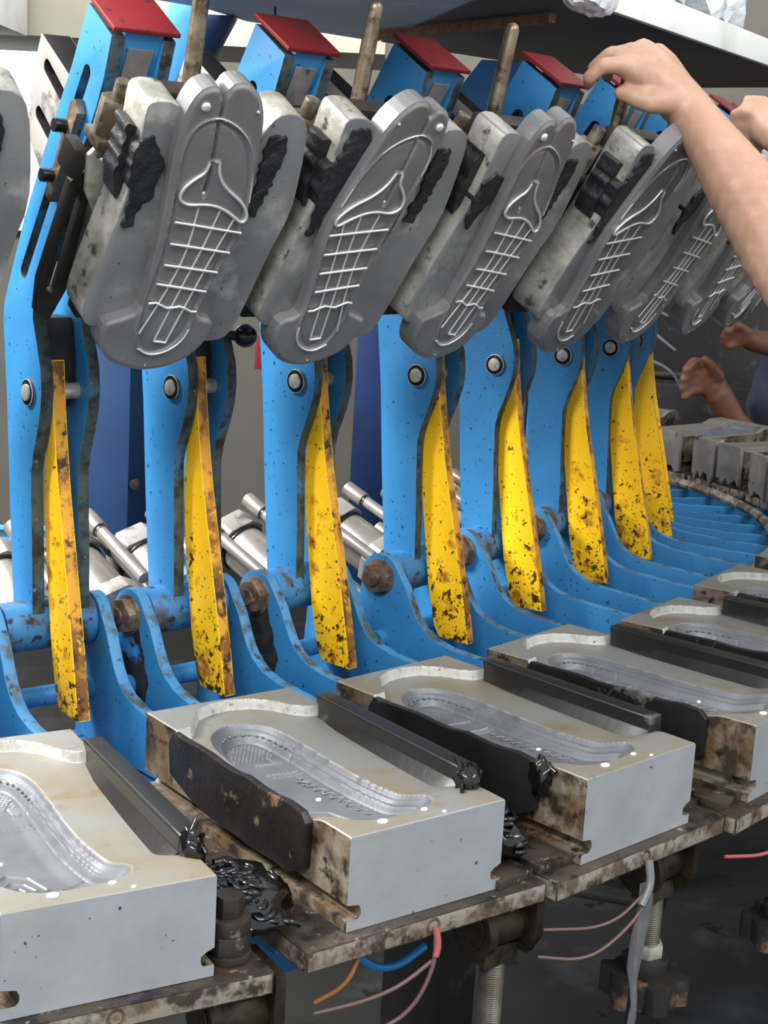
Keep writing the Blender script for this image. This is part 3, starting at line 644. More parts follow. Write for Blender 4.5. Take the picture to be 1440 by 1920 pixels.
# ball handle on the second arm
e, o = station_thing(2, 'ball_handle', (.042, -.33, .324), 'glossy black ball knob on a short stem, beside the red tag', 'knob', None)
bm = bmesh.new(); bmesh.ops.create_uvsphere(bm, u_segments=24, v_segments=16, radius=.0145); obj('ball', fin('ball', bm, 'black', 0, 80), e)
bm = bmesh.new(); tube(bm, [(-.012, 0, 0), (-.018, .012, 0)], .006, 10); obj('stem', fin('stem', bm, 'steel'), e)

# ------------------------------------------------------------------ pneumatic cylinders
def cylinder_meshes(LN=.105):
    # along +y' local axis; origin at rear cap
    out = {}
    bm = bmesh.new(); tube(bm, [(0, .030, 0), (0, LN, 0)], .034, 32); out['barrel'] = fin('barrel', bm, 'cyl', .001)
    for nm, y0, y1 in (('rear_cap', 0, .032), ('front_cap', LN - .005, LN + .017)):
        bm = bmesh.new(); P = smooth_poly([(-.038, -.038), (.038, -.038), (.038, .038), (-.038, .038)], 1)
        A_ = [bm.verts.new((x, y0, z)) for x, z in P]; B_ = [bm.verts.new((x, y1, z)) for x, z in P]
        bm.faces.new(A_); bm.faces.new(B_)
        for i in range(len(P)): bm.faces.new((A_[i], A_[(i + 1) % len(P)], B_[(i + 1) % len(P)], B_[i]))
        out[nm] = fin(nm, bm, 'cyl_cap', .002)
    for i, (x, z) in enumerate(((-.04, -.04), (.04, -.04), (.04, .04), (-.04, .04))):
        bm = bmesh.new(); tube(bm, [(x, .034, z), (x, LN + .02, z)], .0085, 14); tube(bm, [(x, -.006, z), (x, .030, z)], .0115, 14); tube(bm, [(x, .030, z), (x, .0345, z)], .0095, 14, 1)
        out['tie_rod%d' % i] = fin('tie_rod', bm, ['cyl', 'black'], .001)
    bm = bmesh.new(); pipe(bm, (0, .032, 0), (0, .0365, 0), .0365, .032, 28); out['seal_band'] = fin('seal_band', bm, 'black')
    return out
CY = cylinder_meshes(); CYL = cylinder_meshes(.12)
def place_cyl(s, t, r, z, lab, CY=CY):
    e, o = station_thing(s, 'air_cylinder', (t, r, z), lab, 'cylinder', 'pneumatic cylinders behind the arms')
    # axis runs outwards (+r, i.e. -y) and down; map local +y to that
    e.rotation_mode = 'XYZ'
    dirv = Vector((0, -.925, -.38)); xax = Vector((1, 0, 0)); zax = xax.cross(dirv)
    Rm = Matrix((xax, dirv, zax)).transposed(); rz = Matrix.Rotation(ST[s][2], 3, 'Z')
    e.rotation_euler = (rz @ Rm @ Matrix.Rotation(.35, 3, 'Y')).to_euler()
    for k, me in CY.items(): obj(me.name.split('.')[0], me, e)
for s in range(1, 8):
    place_cyl(s, -.004 if s == 1 else .042, -.562, .012, f'silver pneumatic cylinder slanting down behind the {ORD[s - 1]} blue arm from the left')
place_cyl(2, -.060, -.565, .018, 'silver pneumatic cylinder seen through the gap right of the first blue arm', CYL)

# ------------------------------------------------------------------ underside: rollers, threaded rods and star knobs
bm = bmesh.new(); tube(bm, [(.088, -.30, -.140), (.098, -.30, -.140)], .028, 28); tube(bm, [(.086, -.30, -.140), (.088, -.30, -.140)], .020, 24); tube(bm, [(.098, -.30, -.140), (.140, -.30, -.140)], .021, 24)
ME['roller'] = fin('roller', bm, 'brass', .0015)
bm = bmesh.new(); prism(bm, [(-.325, .0)] and [(.272, -.1015), (.330, -.1015), (.330, -.150), (.318, -.170), (.284, -.170), (.272, -.150)], .140, .150, RZ); prism(bm, [(.29, -.16), (.31, -.16), (.312, -.178), (.288, -.178)], .098, .138, RZ)
bx(bm, (.098, .150), (.275, .325), (-.112, -.1018))
ME['roller_fork'] = fin('roller_fork', bm, 'brass', .0015)
bm = bmesh.new()
pts = []; rr = []
z = -.172
while z > -.268:
    pts += [(.118, -.30, z), (.118, -.30, z - .0011)]; rr += [.0118, .0104]; z -= .0022
tube(bm, pts, rr, 16); ME['threaded_rod'] = fin('threaded_rod', bm, 'thread', 0, 70)
bm = bmesh.new(); P = []
for k in range(72):
    a = 2 * math.pi * k / 72; q = .041 + .0045 * max(-1, min(1, 2.2 * math.cos(6 * a))); P.append((.118 + q * math.cos(a), .30 + q * math.sin(a)))
prism(bm, P, -.318, -.290, TR); tube(bm, [(.118, -.30, -.292), (.118, -.30, -.272)], .022, 20); ME['star_knob'] = fin('star_knob', bm, 'knob', .003)
bm = bmesh.new(); hexnut(bm, (.118, -.30, -.272), (.118, -.30, -.258), .0165); ME['lock_nut'] = fin('lock_nut', bm, 'zinc', .0012)
for s in range(5):
    e, o = station_thing(s, 'levelling_screw', (.118, .30, -.318), f'roller and threaded rod with star knob hanging under the {ORD[s]} table plate', 'screw', 'levelling screws under the table')
    if s == 2: e.location = world(s, .092, .30, -.318)
    for k in ('roller', 'roller_fork', 'threaded_rod', 'star_knob', 'lock_nut'): obj(k, ME[k], e, (o[0], o[1], o[2] + (.03 if s == 2 and k in ('star_knob', 'lock_nut') else 0)))

# table drum that carries the brackets
bm = bmesh.new()
inn = [world(s, 0, -.40, 0) for s in range(14)]; out_ = [world(s, 0, .04, 0) for s in range(14)]
P = [(p.x, p.y) for p in inn] + [(p.x, p.y) for p in reversed(out_)]
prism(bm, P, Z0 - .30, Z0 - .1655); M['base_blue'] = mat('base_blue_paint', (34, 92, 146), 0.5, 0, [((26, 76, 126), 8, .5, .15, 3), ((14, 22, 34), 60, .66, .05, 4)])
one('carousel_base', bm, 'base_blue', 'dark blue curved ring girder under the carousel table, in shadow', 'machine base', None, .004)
for i, s in enumerate((0, 4, 8, 12)):
    bm = bmesh.new(); box(bm, (-.05, -.05, 0), (.05, .05, Z0 - .30)); box(bm, (-.09, -.09, 0), (.09, .09, .015)); one('base_leg', bm, 'machine', f'dark square leg under the carousel girder, {ORD[i]} from the left', 'leg', 'girder legs', .004, world(s, 0, -.30, -Z0), (0, 0, ST[s][2]))

# ------------------------------------------------------------------ rubber flash, clamps, bolts, wires
def flash_heap(s, t, r, z, sx, sy, sz, seed, lab):
    rn = random.Random(seed); bm = bmesh.new()
    blob(bm, (0, 0, sz * .62), (sx, sy, sz * .55), seed, .2, 45)
    for k in range(46):
        a = rn.uniform(0, 6.28); q = rn.uniform(.2, .95); c = Vector((sx * q * math.cos(a), sy * q * math.sin(a), sz * (1.15 - .75 * q * q)))
        b = rn.uniform(0, 6.28); pts = []
        for i in range(7):
            pts.append(c + Vector((math.cos(b + i * .8), math.sin(b + i * .8), rn.uniform(-.2, .3))) * .009 * (1 + .2 * i) * .6)
            pts[-1].z = max(pts[-1].z, .003)
        tube(bm, smooth_path(pts), rn.uniform(.0020, .0036), 7)
    return one('rubber_flash', bm, 'gloss', lab, 'rubber scrap', 'heaps of black rubber flash', 0, world(s, t, r, z), (0, 0, ST[s][2]), 70)
def smooth_path(P):
    P = [Vector(p) for p in P]
    Q = [P[0]]
    for a, b in zip(P[:-1], P[1:]): Q += [a * .75 + b * .25, a * .25 + b * .75]
    return Q + [P[-1]]
flash_heap(0, .130, .262, -.082, .050, .060, .034, 3, 'glossy black heap of rubber flash beside the bolt, between first and second moulds')
flash_heap(1, .112, .285, -.082, .024, .045, .042, 8, 'glossy black rubber flash against the right end of the second mould front')
flash_heap(2, .112, .27, -.082, .022, .045, .034, 12, 'glossy black rubber flash right of the third mould front')
def lump(s, t, r, z, R, seed, lab):
    bm = bmesh.new(); blob(bm, (0, 0, 0), R, seed, .45, 60); rn = random.Random(seed)
    for k in range(8):
        a = rn.uniform(0, 6.28); c = Vector((R[0] * .8 * math.cos(a), R[1] * .8 * math.sin(a), R[2] * rn.uniform(-.3, .8)))
        tube(bm, [c, c + Vector((rn.uniform(-1, 1), rn.uniform(-1, 1), rn.uniform(-.5, .8))) * R[0]], .0022, 6)
    return one('rubber_lump', bm, 'gloss', lab, 'rubber scrap', 'rubber lumps on the mould rails', 0, world(s, t, r, z), (0, 0, ST[s][2]), 70)
lump(0, .080, .295, .002, (.010, .012, .016), 2, 'black rubber lump on the end of the first mould rail')
lump(1, .074, .300, .004, (.012, .012, .014), 4, 'black rubber lump on the end of the second mould rail')
lump(2, -.090, .292, -.010, (.011, .010, .018), 6, 'black rubber lump at the left side of the third mould, largest of the lumps')
# clamp bolt at first plate
e, o = station_thing(0, 'clamp_bolt', (.104, .315, -.083), 'stacked hex clamp bolt with washers standing beside the first mould', 'bolt', None)
bm = bmesh.new(); tube(bm, [(.104, -.315, -.083), (.104, -.315, -.076)], .019, 24); obj('washer', fin('washer', bm, 'steel', .001), e, o)
bm = bmesh.new(); hexnut(bm, (.104, -.315, -.076), (.104, -.315, -.060), .019); tube(bm, [(.104, -.315, -.060), (.104, -.315, -.047)], .018, 24); obj('nut', fin('nut', bm, 'steel', .0015), e, o)
bm = bmesh.new(); hexnut(bm, (.104, -.315, -.047), (.104, -.315, -.030), .0125); obj('bolt_head', fin('bolt_head', bm, 'steel', .0015), e, o)
for i, (s, t, r, rz) in enumerate(((1, .096, .300, .1), (2, -.105, .290, -.05), (2, .100, .28, .05), (3, -.104, .29, 0))):
    bm = bmesh.new(); box(bm, (-.022, -.042, 0), (.022, .042, .009)); tube(bm, [(0, .012, .009), (0, .012, .015)], .009, 6)
    one('clamp_plate', bm, 'plate_top', ['small dark clamp plate right of the second mould', 'small dark clamp plate left of the third mould foot', 'small dark clamp plate right of the third mould', 'small dark clamp plate left of the fourth mould foot'][i], 'clamp', 'clamp plates on the table', .0015, world(s, t, r, -.083), (0, 0, ST[s][2] + rz))

def wire(name, pts, r, m_, lab, group='lead wires under the table'):
    bm = bmesh.new(); P = [Vector(p) for p in pts]
    for _ in range(3): P = smooth_path(P)
    tube(bm, P, r, 8); return one(name, bm, m_, lab, 'wire', group, 0, (0, 0, 0), (0, 0, 0), 80)
W_ = lambda s, t, r, z: world(s, t, r, z)
wire('lead_wire', [W_(1, 0, .356, -.094), W_(1, -.004, .362, -.125), W_(1, -.022, .355, -.165), W_(1, -.055, .34, -.182), W_(1, -.09, .32, -.185)], .0020, 'wire_pink', 'thick pinkish lead wire looping below the second table plate')
wire('lead_wire', [W_(1, -.004, .358, -.12), W_(1, -.03, .35, -.14), W_(1, -.06, .34, -.15), W_(1, -.095, .32, -.16)], .0020, 'wire_pink', 'thin brown lead wire running left below the second table plate')
wire('lead_wire', [W_(1, -.07, .345, -.102), W_(1, -.078, .34, -.13), W_(1, -.095, .32, -.15)], .0020, 'wire_orange', 'orange brown lead wire at the left of the second table plate')
wire('lead_wire', [W_(2, .002, .356, -.094), W_(2, -.005, .365, -.13), W_(2, -.04, .36, -.158), W_(2, -.075, .35, -.175), W_(2, -.12, .33, -.165)], .0017, 'wire_pink', 'pinkish lead wire looping below the third table plate')
wire('lead_wire', [W_(2, -.005, .362, -.12), W_(2, -.05, .355, -.148), W_(2, -.115, .33, -.140)], .0016, 'wire_pink', 'upper thin lead wire below the third table plate')
wire('lead_wire', [W_(3, .002, .356, -.094), W_(3, -.02, .365, -.125), W_(3, -.06, .36, -.14), W_(3, -.12, .34, -.13)], .0020, 'wire_red', 'reddish lead wire below the fourth table plate at right edge')
wire('wire_sleeve', [W_(1, 0, .3555, -.092), W_(1, .0005, .360, -.106), W_(1, -.003, .361, -.115)], .0030, 'wire_red', 'red wire sleeve poking from the port of the second table plate')
wire('wire_sleeve', [W_(2, .001, .3555, -.094), W_(2, -.002, .363, -.115), W_(2, -.016, .364, -.132)], .0042, 'tape', 'grey taped wire bundle at the port of the third table plate')
wire('air_hose', [W_(1, .03, .20, -.17), W_(1, .04, .20, -.205), W_(1, .08, .20, -.225), W_(1, .12, .20, -.21)], .0042, 'hose', 'blue air hose loop in the dark under the second plate', 'blue hoses')
wire('air_hose', [W_(2, -.02, .12, -.20), W_(2, .03, .12, -.235), W_(2, .08, .12, -.22)], .0042, 'hose', 'blue air hose under the third plate, in shadow', 'blue hoses')
bm = bmesh.new(); P = [(.0, .0), (.02, -.002), (.022, -.05), (.018, -.085), (.010, -.11), (.012, -.15), (.009, -.185), (.002, -.185), (.0, -.155), (.005, -.112), (.0, -.08)]
prism(bm, smooth_poly(P, 1), -.0012, .0012, lambda u, v, w_: (u, w_ + .004 * math.sin(v * 60), v)); one('tape_strip', bm, 'tape', 'grey tape strip dangling beside the star knob of the third plate', 'tape', None, 0, world(2, -.008, .352, -.118), (0, 0, ST[2][2]))

# ------------------------------------------------------------------ ring rail at the far turn
bm = bmesh.new(); P = [world(s, 0, -.070, -.0875) for s in range(6, 14)]
for _ in range(2): P = smooth_path(P)
tube(bm, P, .010, 8); one('ring_rail', bm, 'plate_edge', 'curved grimy rail across the ends of the far blue beams', 'rail', None)
for i, s in enumerate((10, 11, 12)):
    for k, t0 in enumerate((-.08, .005)):
        e, o = station_thing(s, 'scraper_plate', (t0 + .036, -.012, -.06), f'grey plate with ragged residue edge, {ORD[i * 2 + k]} of the far row beyond the blue beams', 'plate', 'ragged grey plates in the far row')
        bm = bmesh.new(); rn = random.Random(i * 7 + k)
        lowp = [(t0 + .074 - .074 * q / 7, -.062 - rn.uniform(0, .028)) for q in range(8)]
        prism(bm, [(t0, .008), (t0 + .074, .008)] + lowp, -.016, -.006, TZ); obj('plate', fin('plate', bm, 'drip', .0015), e, o)

# ------------------------------------------------------------------ frame and background
def beam(name, poly, y0, y1, m_, lab, cat, group=None, bevel=.003):
    bm = bmesh.new(); prism(bm, poly, y0, y1, lambda u, v, w_: (u, w_, v)); return one(name, bm, m_, lab, cat, group, bevel)
bm = bmesh.new(); prism(bm, [(-.503, 2.60), (-.435, 2.60), (-.405, 2.72), (-.49, 2.74)], 0, 1.24); one('frame_pillar', bm, 'midblue', 'blue machine frame pillar between the first and second arms', 'pillar', 'frame pillars', .003)
bm = bmesh.new(); tube(bm, [(-.427, 2.622, .792), (-.425, 2.600, .792)], .009, 12); one('frame_bolt', bm, 'steel', 'dark round bolt head on the blue frame pillar', 'bolt', None, .001)
bm = bmesh.new(); prism(bm, [(-.070, 3.0), (.000, 3.0), (.01, 3.1), (-.065, 3.1)], 0, 1.24); one('frame_pillar', bm, 'darkblue', 'dark blue frame pillar between the third and fourth arms', 'pillar', 'frame pillars', .003)
for i, x in enumerate((.244, .266)):
    bm = bmesh.new(); box(bm, (x, 3.0, 0), (x + .008, 3.08, 1.16)); one('light_strip', bm, 'skyblue', ['left light blue upright strip between the fifth and sixth arms', 'right light blue upright strip between the fifth and sixth arms'][i], 'strip', 'light blue upright strips', .001)
bm = bmesh.new(); box(bm, (-.229, 2.60, 1.000), (-.208, 2.612, 1.058)); one('red_tag', bm, 'red', 'small red tag hanging below the black ball knob', 'tag', None, .001)
bm = bmesh.new(); tube(bm, [(-.2185, 2.606, 1.056), (-.2185, 2.606, 1.60)], .002, 6); one('tag_cord', bm, 'black', 'thin cord that holds the red tag', 'cord', None)
beam('overhead_duct', [(-1.9, 1.566), (-.05, 1.570), (-.05, 2.1), (-1.9, 2.1)], 3.30, 3.75, 'duct', 'cream boxed duct hanging high at the upper left', 'duct')
bm = bmesh.new(); prism(bm, [(-1.25, 3.0), (-.770, 3.05), (-.772, 3.28), (-1.25, 3.28)], 1.565, 2.1); one('white_box', bm, 'white', 'white box corner at the upper left edge', 'box', None, .004)
beam('frame_strut', [(-.391, 1.64), (-.345, 1.64), (-.350, 1.56), (-.395, 1.44), (-.420, 1.40), (-.428, 1.42), (-.420, 1.50)], 2.70, 2.73, 'skyblue', 'light blue gusset behind the first arm top', 'strut', 'blue frame struts')
beam('frame_strut', [(-.345, 1.578), (-.300, 1.578), (-.340, 1.500), (-.372, 1.500)], 2.76, 2.82, 'midblue', 'darker blue slanted strut right of the light gusset', 'strut', 'blue frame struts')
beam('frame_strut', [(.135, 1.552), (.205, 1.552), (.225, 1.525), (.15, 1.44), (.055, 1.44)], 3.05, 3.09, 'skyblue', 'light blue gusset behind the third and fourth heads', 'strut', 'blue frame struts')
# shelf
SP = [(-.70, 2.25), (-.28, 1.86), (.02, 1.70), (.16, 2.02), (.274, 2.369), (.694, 3.154), (.95, 3.62), (.62, 3.95), (.20, 3.42), (-.06, 3.13), (-.177, 3.0), (-.293, 2.874), (-.345, 2.69)]
SL = [(-.70, 2.25), (-.42, 1.82), (-.33, 1.66), (.02, 1.52), (.158, 2.02), (-.062, 3.13), (-.177, 3.0), (-.293, 2.874), (-.345, 2.69)]  # near side extended out of view to shade the heads beneath
SR = [(.162, 2.02), (.274, 2.369), (.694, 3.154), (.942, 3.622), (.62, 3.95), (.20, 3.42), (-.058, 3.13)]
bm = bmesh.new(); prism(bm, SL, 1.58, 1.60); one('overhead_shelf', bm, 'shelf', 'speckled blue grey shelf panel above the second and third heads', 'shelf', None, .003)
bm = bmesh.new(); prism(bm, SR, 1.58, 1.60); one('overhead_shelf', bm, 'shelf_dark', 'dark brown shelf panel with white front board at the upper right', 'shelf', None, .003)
bm = bmesh.new(); d = Vector((.42, .785)).normalized(); nn = Vector((d.y, -d.x)); a = Vector((.274, 2.369)) + nn * .004; b = Vector((.95, 3.633)) + nn * .004
prism(bm, [tuple(a), tuple(b), tuple(b + nn * .012), tuple(a + nn * .012)], 1.575, 1.622); one('shelf_front_board', bm, 'white', 'white front board along the shelf edge at the upper right', 'board', None, .002)
bm = bmesh.new(); tube(bm, [(-.07, 2.90, 1.570), (.21, 2.45, 1.570)], .0095, 4); one('shelf_batten', bm, 'wood', 'brown timber batten under the overhead shelf', 'batten', None, .001)
def crumple(R, seed):
    bm = bmesh.new(); g = bmesh.ops.create_icosphere(bm, subdivisions=4, radius=1.0)
    for v in g['verts']:
        q = v.co.copy(); k = max(abs(q.x), abs(q.y), abs(q.z)); q = q.lerp(q / k * .85, .55)
        n1 = abs(mnoise.noise(q * 2.2 + Vector((seed, 0, 0)))); n2 = abs(mnoise.noise(q * 5.0 + Vector((0, seed, 0))))
        q *= 1 - .22 * n1 - .12 * n2
        v.co = Vector((q.x * R[0], q.y * R[1], q.z * R[2]))
    return bm
ang = math.atan2(d.y, d.x)
for i, (u, off, z, R) in enumerate(((.16, .15, 1.715, (.15, .13, .115)), (.46, .18, 1.755, (.17, .16, .155)), (.80, .18, 1.765, (.18, .16, .165)))):
    p = a + d * u - nn * off
    one('plastic_bag', crumple(R, i * 3 + 2), 'wrap', ['smaller white wrapped pack at the shelf corner', 'bulky bubble wrapped pack at the top right corner of the shelf', 'bubble wrapped pack farthest right on the shelf'][i], 'plastic bag', 'plastic wrapped packs on the shelf', 0, (p.x, p.y, z), (0, 0, ang), 25)
one('plastic_bag', crumple((.032, .10, .05), 17), 'wrap', 'crumpled clear plastic bag drooping over the near shelf edge', 'plastic bag', 'plastic wrapped packs on the shelf', 0, (.228, 2.12, 1.585), (0, 0, -.32), 25)
# blue slatted hoses at the far left
for i in range(4):
    bm = bmesh.new(); tube(bm, [(-.80, 2.4, .742 - i * .018), (-.50, 2.45, .742 - i * .018)], .006, 8); one('air_hose', bm, 'hose', f'blue hose at the left edge, {ORD[i]} from the top of its bundle', 'hose', 'bundle of blue hoses at the left edge')
# dark machinery at the far right
bm = bmesh.new(); box(bm, (.55, 4.75, 0), (2.0, 5.15, 1.28)); one('machine_cabinet', bm, 'machine', 'dark machine cabinet in the far background at right', 'cabinet', None, .01)
bm = bmesh.new(); box(bm, (.62, 4.50, 0), (1.3, 4.74, .80)); one('machine_cabinet', bm, 'machine', 'low dark machine box before the far cabinet', 'cabinet', None, .01)
for i, pts in enumerate((((.62, 3.9, 1.06), (.70, 3.9, 1.02)), ((.63, 3.9, 1.00), (.70, 3.9, .95)), ((.62, 3.9, .93), (.70, 3.9, .90), (.74, 3.9, .83)))):
    wire('cable', pts, .004, 'tape', f'thin grey cable before the dark cabinet, {ORD[i]} from the top', 'cables before the dark cabinet')

for i, (p0, p1, r_, m_, lab) in enumerate((((.80, 4.30, .62), (.93, 4.28, .70), .035, 'cyl', 'silver tube lying in the dark clutter at the right edge'), ((.665, 4.60, .80), (.665, 4.60, .90), .012, 'hose', 'small blue fitting in the dark clutter behind the last lever'), ((.70, 4.60, .812), (.86, 4.60, .812), .012, 'steel', 'dark bar lying on the low machine box'))):
    bm = bmesh.new(); pipe(bm, p0, p1, r_, r_ * .6); one('pipe_piece', bm, m_, lab, 'pipe', None, .001)

# ------------------------------------------------------------------ people
def body(name, chains, m_, parent=None, vox=.0045, it=6):
    """chains of (x, y, z, radius) joined, remeshed into one skin"""
    bm = bmesh.new()
    for ch in chains:
        for p, q in zip(ch[:-1], ch[1:]):
            a = Vector(p[:3]); b = Vector(q[:3]); n = max(1, int((b - a).length / (min(p[3], q[3]) * .5)))
            for k in range(n + 1):
                u = k / n; c = a + (b - a) * u; r = p[3] + (q[3] - p[3]) * u
                s = bmesh.ops.create_icosphere(bm, subdivisions=2, radius=r)
                for v in s['verts']: v.co += c
    me = bpy.data.meshes.new(name); bm.to_mesh(me); bm.free(); me.materials.append(M[m_])
    o = obj(name, me, parent)
    r = o.modifiers.new('skin_surface', 'REMESH'); r.mode = 'VOXEL'; r.voxel_size = vox; r.use_smooth_shade = True
    sm = o.modifiers.new('soften', 'SMOOTH'); sm.factor = .6; sm.iterations = it
    return o
handA = [
    [(.345, 1.965, 1.418, .030), (.318, 1.972, 1.443, .030), (.296, 1.978, 1.463, .030)],
    [(.338, 1.965, 1.425, .026), (.290, 1.955, 1.456, .021), (.258, 1.950, 1.468, .0155)],
    [(.338, 1.970, 1.430, .026), (.294, 1.968, 1.468, .021), (.268, 1.968, 1.483, .0155)],
    [(.338, 1.975, 1.432, .026), (.302, 1.985, 1.474, .020), (.284, 1.988, 1.490, .015)],
    [(.340, 1.980, 1.430, .024), (.314, 1.995, 1.474, .018), (.304, 2.005, 1.489, .0135)],
    [(.258, 1.950, 1.468, .0125), (.232, 1.944, 1.466, .0105), (.217, 1.950, 1.452, .0095), (.218, 1.962, 1.444, .008)],
    [(.268, 1.968, 1.483, .0125), (.242, 1.974, 1.481, .0108), (.226, 1.984, 1.466, .0098), (.228, 1.998, 1.455, .0085)],
    [(.284, 1.988, 1.490, .0122), (.258, 2.006, 1.487, .0104), (.244, 2.018, 1.470, .0095), (.248, 2.026, 1.458, .0082)],
    [(.304, 2.005, 1.489, .0110), (.283, 2.026, 1.487, .0092), (.270, 2.038, 1.472, .0082), (.274, 2.040, 1.460, .0072)],
    [(.318, 1.955, 1.430, .019), (.292, 1.940, 1.426, .0145), (.272, 1.944, 1.430, .0115), (.256, 1.956, 1.436, .0095)]]
armA = [[(.345, 1.965, 1.418, .029), (.368, 1.930, 1.382, .034), (.400, 1.885, 1.330, .044), (.437, 1.815, 1.262, .049), (.500, 1.73, 1.16, .048)],
        [(.500, 1.73, 1.16, .044), (.60, 1.70, 1.22, .046), (.74, 1.72, 1.36, .055)]]
handB = [[(.500, 2.09, 1.392, .026), (.476, 2.12, 1.412, .026), (.462, 2.14, 1.420, .020)],
         [(.466, 2.125, 1.428, .014), (.446, 2.122, 1.432, .0105), (.434, 2.135, 1.428, .009), (.436, 2.150, 1.424, .008)],
         [(.466, 2.135, 1.416, .014), (.444, 2.134, 1.417, .0105), (.432, 2.147, 1.413, .009), (.436, 2.160, 1.410, .008)],
         [(.468, 2.140, 1.404, .013), (.446, 2.142, 1.402, .010), (.436, 2.155, 1.398, .009), (.440, 2.166, 1.396, .008)],
         [(.470, 2.145, 1.393, .012), (.452, 2.150, 1.388, .009), (.442, 2.160, 1.384, .008), (.446, 2.168, 1.382, .007)],
         [(.484, 2.12, 1.432, .014), (.466, 2.128, 1.444, .011), (.448, 2.136, 1.446, .009)],
         [(.500, 2.09, 1.392, .026), (.56, 2.02, 1.345, .031), (.64, 1.94, 1.29, .038), (.72, 1.88, 1.24, .041)],
         [(.72, 1.88, 1.24, .041), (.82, 1.84, 1.30, .046), (.90, 1.86, 1.38, .055)]]
trunkA = [[(.74, 1.72, 1.36, .058), (.82, 1.78, 1.40, .07), (.90, 1.86, 1.38, .06)], [(.82, 1.78, 1.38, .085), (.83, 1.77, 1.15, .10), (.83, 1.76, .92, .105)],
          [(.82, 1.78, 1.42, .045), (.80, 1.80, 1.50, .042)], [(.79, 1.80, 1.55, .070), (.79, 1.80, 1.62, .075), (.79, 1.80, 1.66, .068)],
          [(.79, 1.72, .92, .075), (.80, 1.71, .50, .055), (.82, 1.70, .09, .036), (.77, 1.76, .035, .032)], [(.87, 1.81, .92, .075), (.89, 1.82, .50, .055), (.90, 1.82, .09, .036), (.85, 1.88, .035, .032)],
          [(.735, 1.845, 1.585, .012), (.728, 1.852, 1.575, .011)]]
pa = plain_thing('person', (.83, 1.76, 0), 'worker at the right whose bare forearm reaches in to grip the handles', 'person', 'workers')
def part_body(nm, ch, m_, root, vox=.0045, it=6):
    o = body(nm, [[(p[0] - root.location.x, p[1] - root.location.y, p[2] - root.location.z, p[3]) for p in c] for c in ch], m_, root, vox, it); return o
part_body('body', handA + armA + handB + trunkA, 'skin', pa, .0042, 5)
part_body('shirt', [[(.76, 1.735, 1.36, .066), (.82, 1.78, 1.39, .085), (.89, 1.85, 1.38, .066)], [(.82, 1.78, 1.36, .098), (.83, 1.77, 1.15, .112), (.83, 1.76, .92, .116)]], 'shirt', pa, .012, 4)
part_body('trousers', [[(.79, 1.72, .90, .09), (.80, 1.71, .50, .068), (.82, 1.70, .12, .052)], [(.87, 1.81, .90, .09), (.89, 1.82, .50, .068), (.90, 1.82, .12, .052)], [(.80, 1.74, .90, .10), (.86, 1.79, .90, .10)]], 'trousers', pa, .012, 4)
part_body('hair', [[(.80, 1.79, 1.64, .078), (.81, 1.785, 1.60, .070)]], 'hair', pa, .01, 3)
pb = plain_thing('person', (1.03, 4.09, 0), 'dim background worker in a grey blue shirt at the right edge', 'person', 'workers')
handC = [[(.735, 3.30, .86, .026), (.690, 3.29, .92, .030), (.655, 3.29, .965, .030)],
         [(.655, 3.285, .975, .020), (.628, 3.27, .985, .013), (.612, 3.26, .970, .011)], [(.650, 3.285, .960, .019), (.622, 3.27, .965, .013), (.608, 3.26, .950, .011)],
         [(.648, 3.285, .945, .018), (.620, 3.27, .945, .012), (.608, 3.26, .932, .010)], [(.650, 3.285, .930, .016), (.626, 3.27, .925, .011), (.614, 3.26, .914, .010)],
         [(.680, 3.27, .960, .016), (.660, 3.25, .985, .012), (.645, 3.245, .995, .010)],
         [(.735, 3.30, .86, .027), (.80, 3.33, .80, .034), (.86, 3.36, .78, .040)], [(.86, 3.36, .78, .042), (.90, 3.42, .95, .048), (.92, 3.45, 1.10, .055)]]
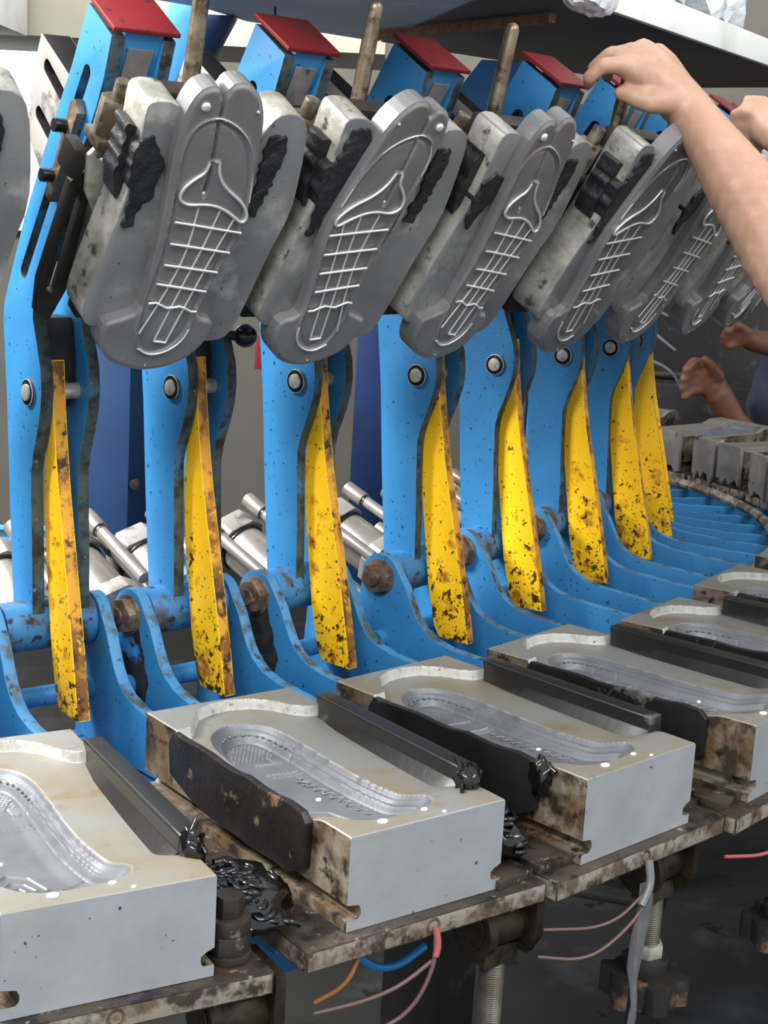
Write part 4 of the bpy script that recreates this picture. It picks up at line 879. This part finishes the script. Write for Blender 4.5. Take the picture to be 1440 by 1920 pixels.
armD = [[(.70, 3.20, 1.056, .020), (.735, 3.23, 1.040, .022), (.80, 3.30, 1.03, .030), (.86, 3.36, 1.02, .034)], [(.86, 3.36, 1.02, .036), (.93, 3.44, 1.10, .05)],
        [(.70, 3.20, 1.056, .013), (.672, 3.18, 1.062, .010)], [(.70, 3.20, 1.050, .012), (.668, 3.185, 1.050, .0095)], [(.70, 3.20, 1.044, .012), (.670, 3.19, 1.040, .0095)], [(.705, 3.2, 1.04, .011), (.680, 3.19, 1.030, .009)], [(.715, 3.2, 1.06, .013), (.692, 3.175, 1.074, .010)]]
trunkB = [[(.92, 3.45, 1.10, .07), (.94, 3.50, .85, .10), (.92, 3.52, .60, .10)], [(.92, 3.45, 1.14, .04), (.91, 3.43, 1.22, .04)], [(.90, 3.42, 1.26, .065), (.90, 3.42, 1.32, .07)],
          [(.89, 3.48, .60, .07), (.86, 3.46, .3, .05), (.86, 3.46, .08, .036), (.82, 3.42, .035, .03)], [(.97, 3.53, .60, .07), (.98, 3.52, .3, .05), (.98, 3.52, .08, .036), (.94, 3.48, .035, .03)]]
def far(chs, k=1.18):
    return [[(p[0] * k, p[1] * k, 1.311 + (p[2] - 1.311) * k if p[2] > .55 else p[2] * .74, p[3] * k) for p in c] for c in chs]
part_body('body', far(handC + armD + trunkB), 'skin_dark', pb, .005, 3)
part_body('shirt', far([[(.90, 3.42, 1.07, .085), (.90, 3.45, .88, .115), (.92, 3.50, .60, .115)], [(.92, 3.45, 1.08, .08), (.90, 3.41, .94, .062)], [(.96, 3.47, 1.08, .08), (.91, 3.41, 1.04, .05)]]), 'shirt', pb, .012, 4)
part_body('trousers', far([[(.89, 3.48, .60, .088), (.86, 3.46, .3, .066), (.86, 3.46, .10, .052)], [(.97, 3.53, .60, .088), (.98, 3.52, .3, .066), (.98, 3.52, .10, .052)]]), 'trousers', pb, .012, 4)
part_body('hair', far([[(.91, 3.435, 1.31, .076), (.915, 3.45, 1.27, .068)]]), 'hair', pb, .01, 3)
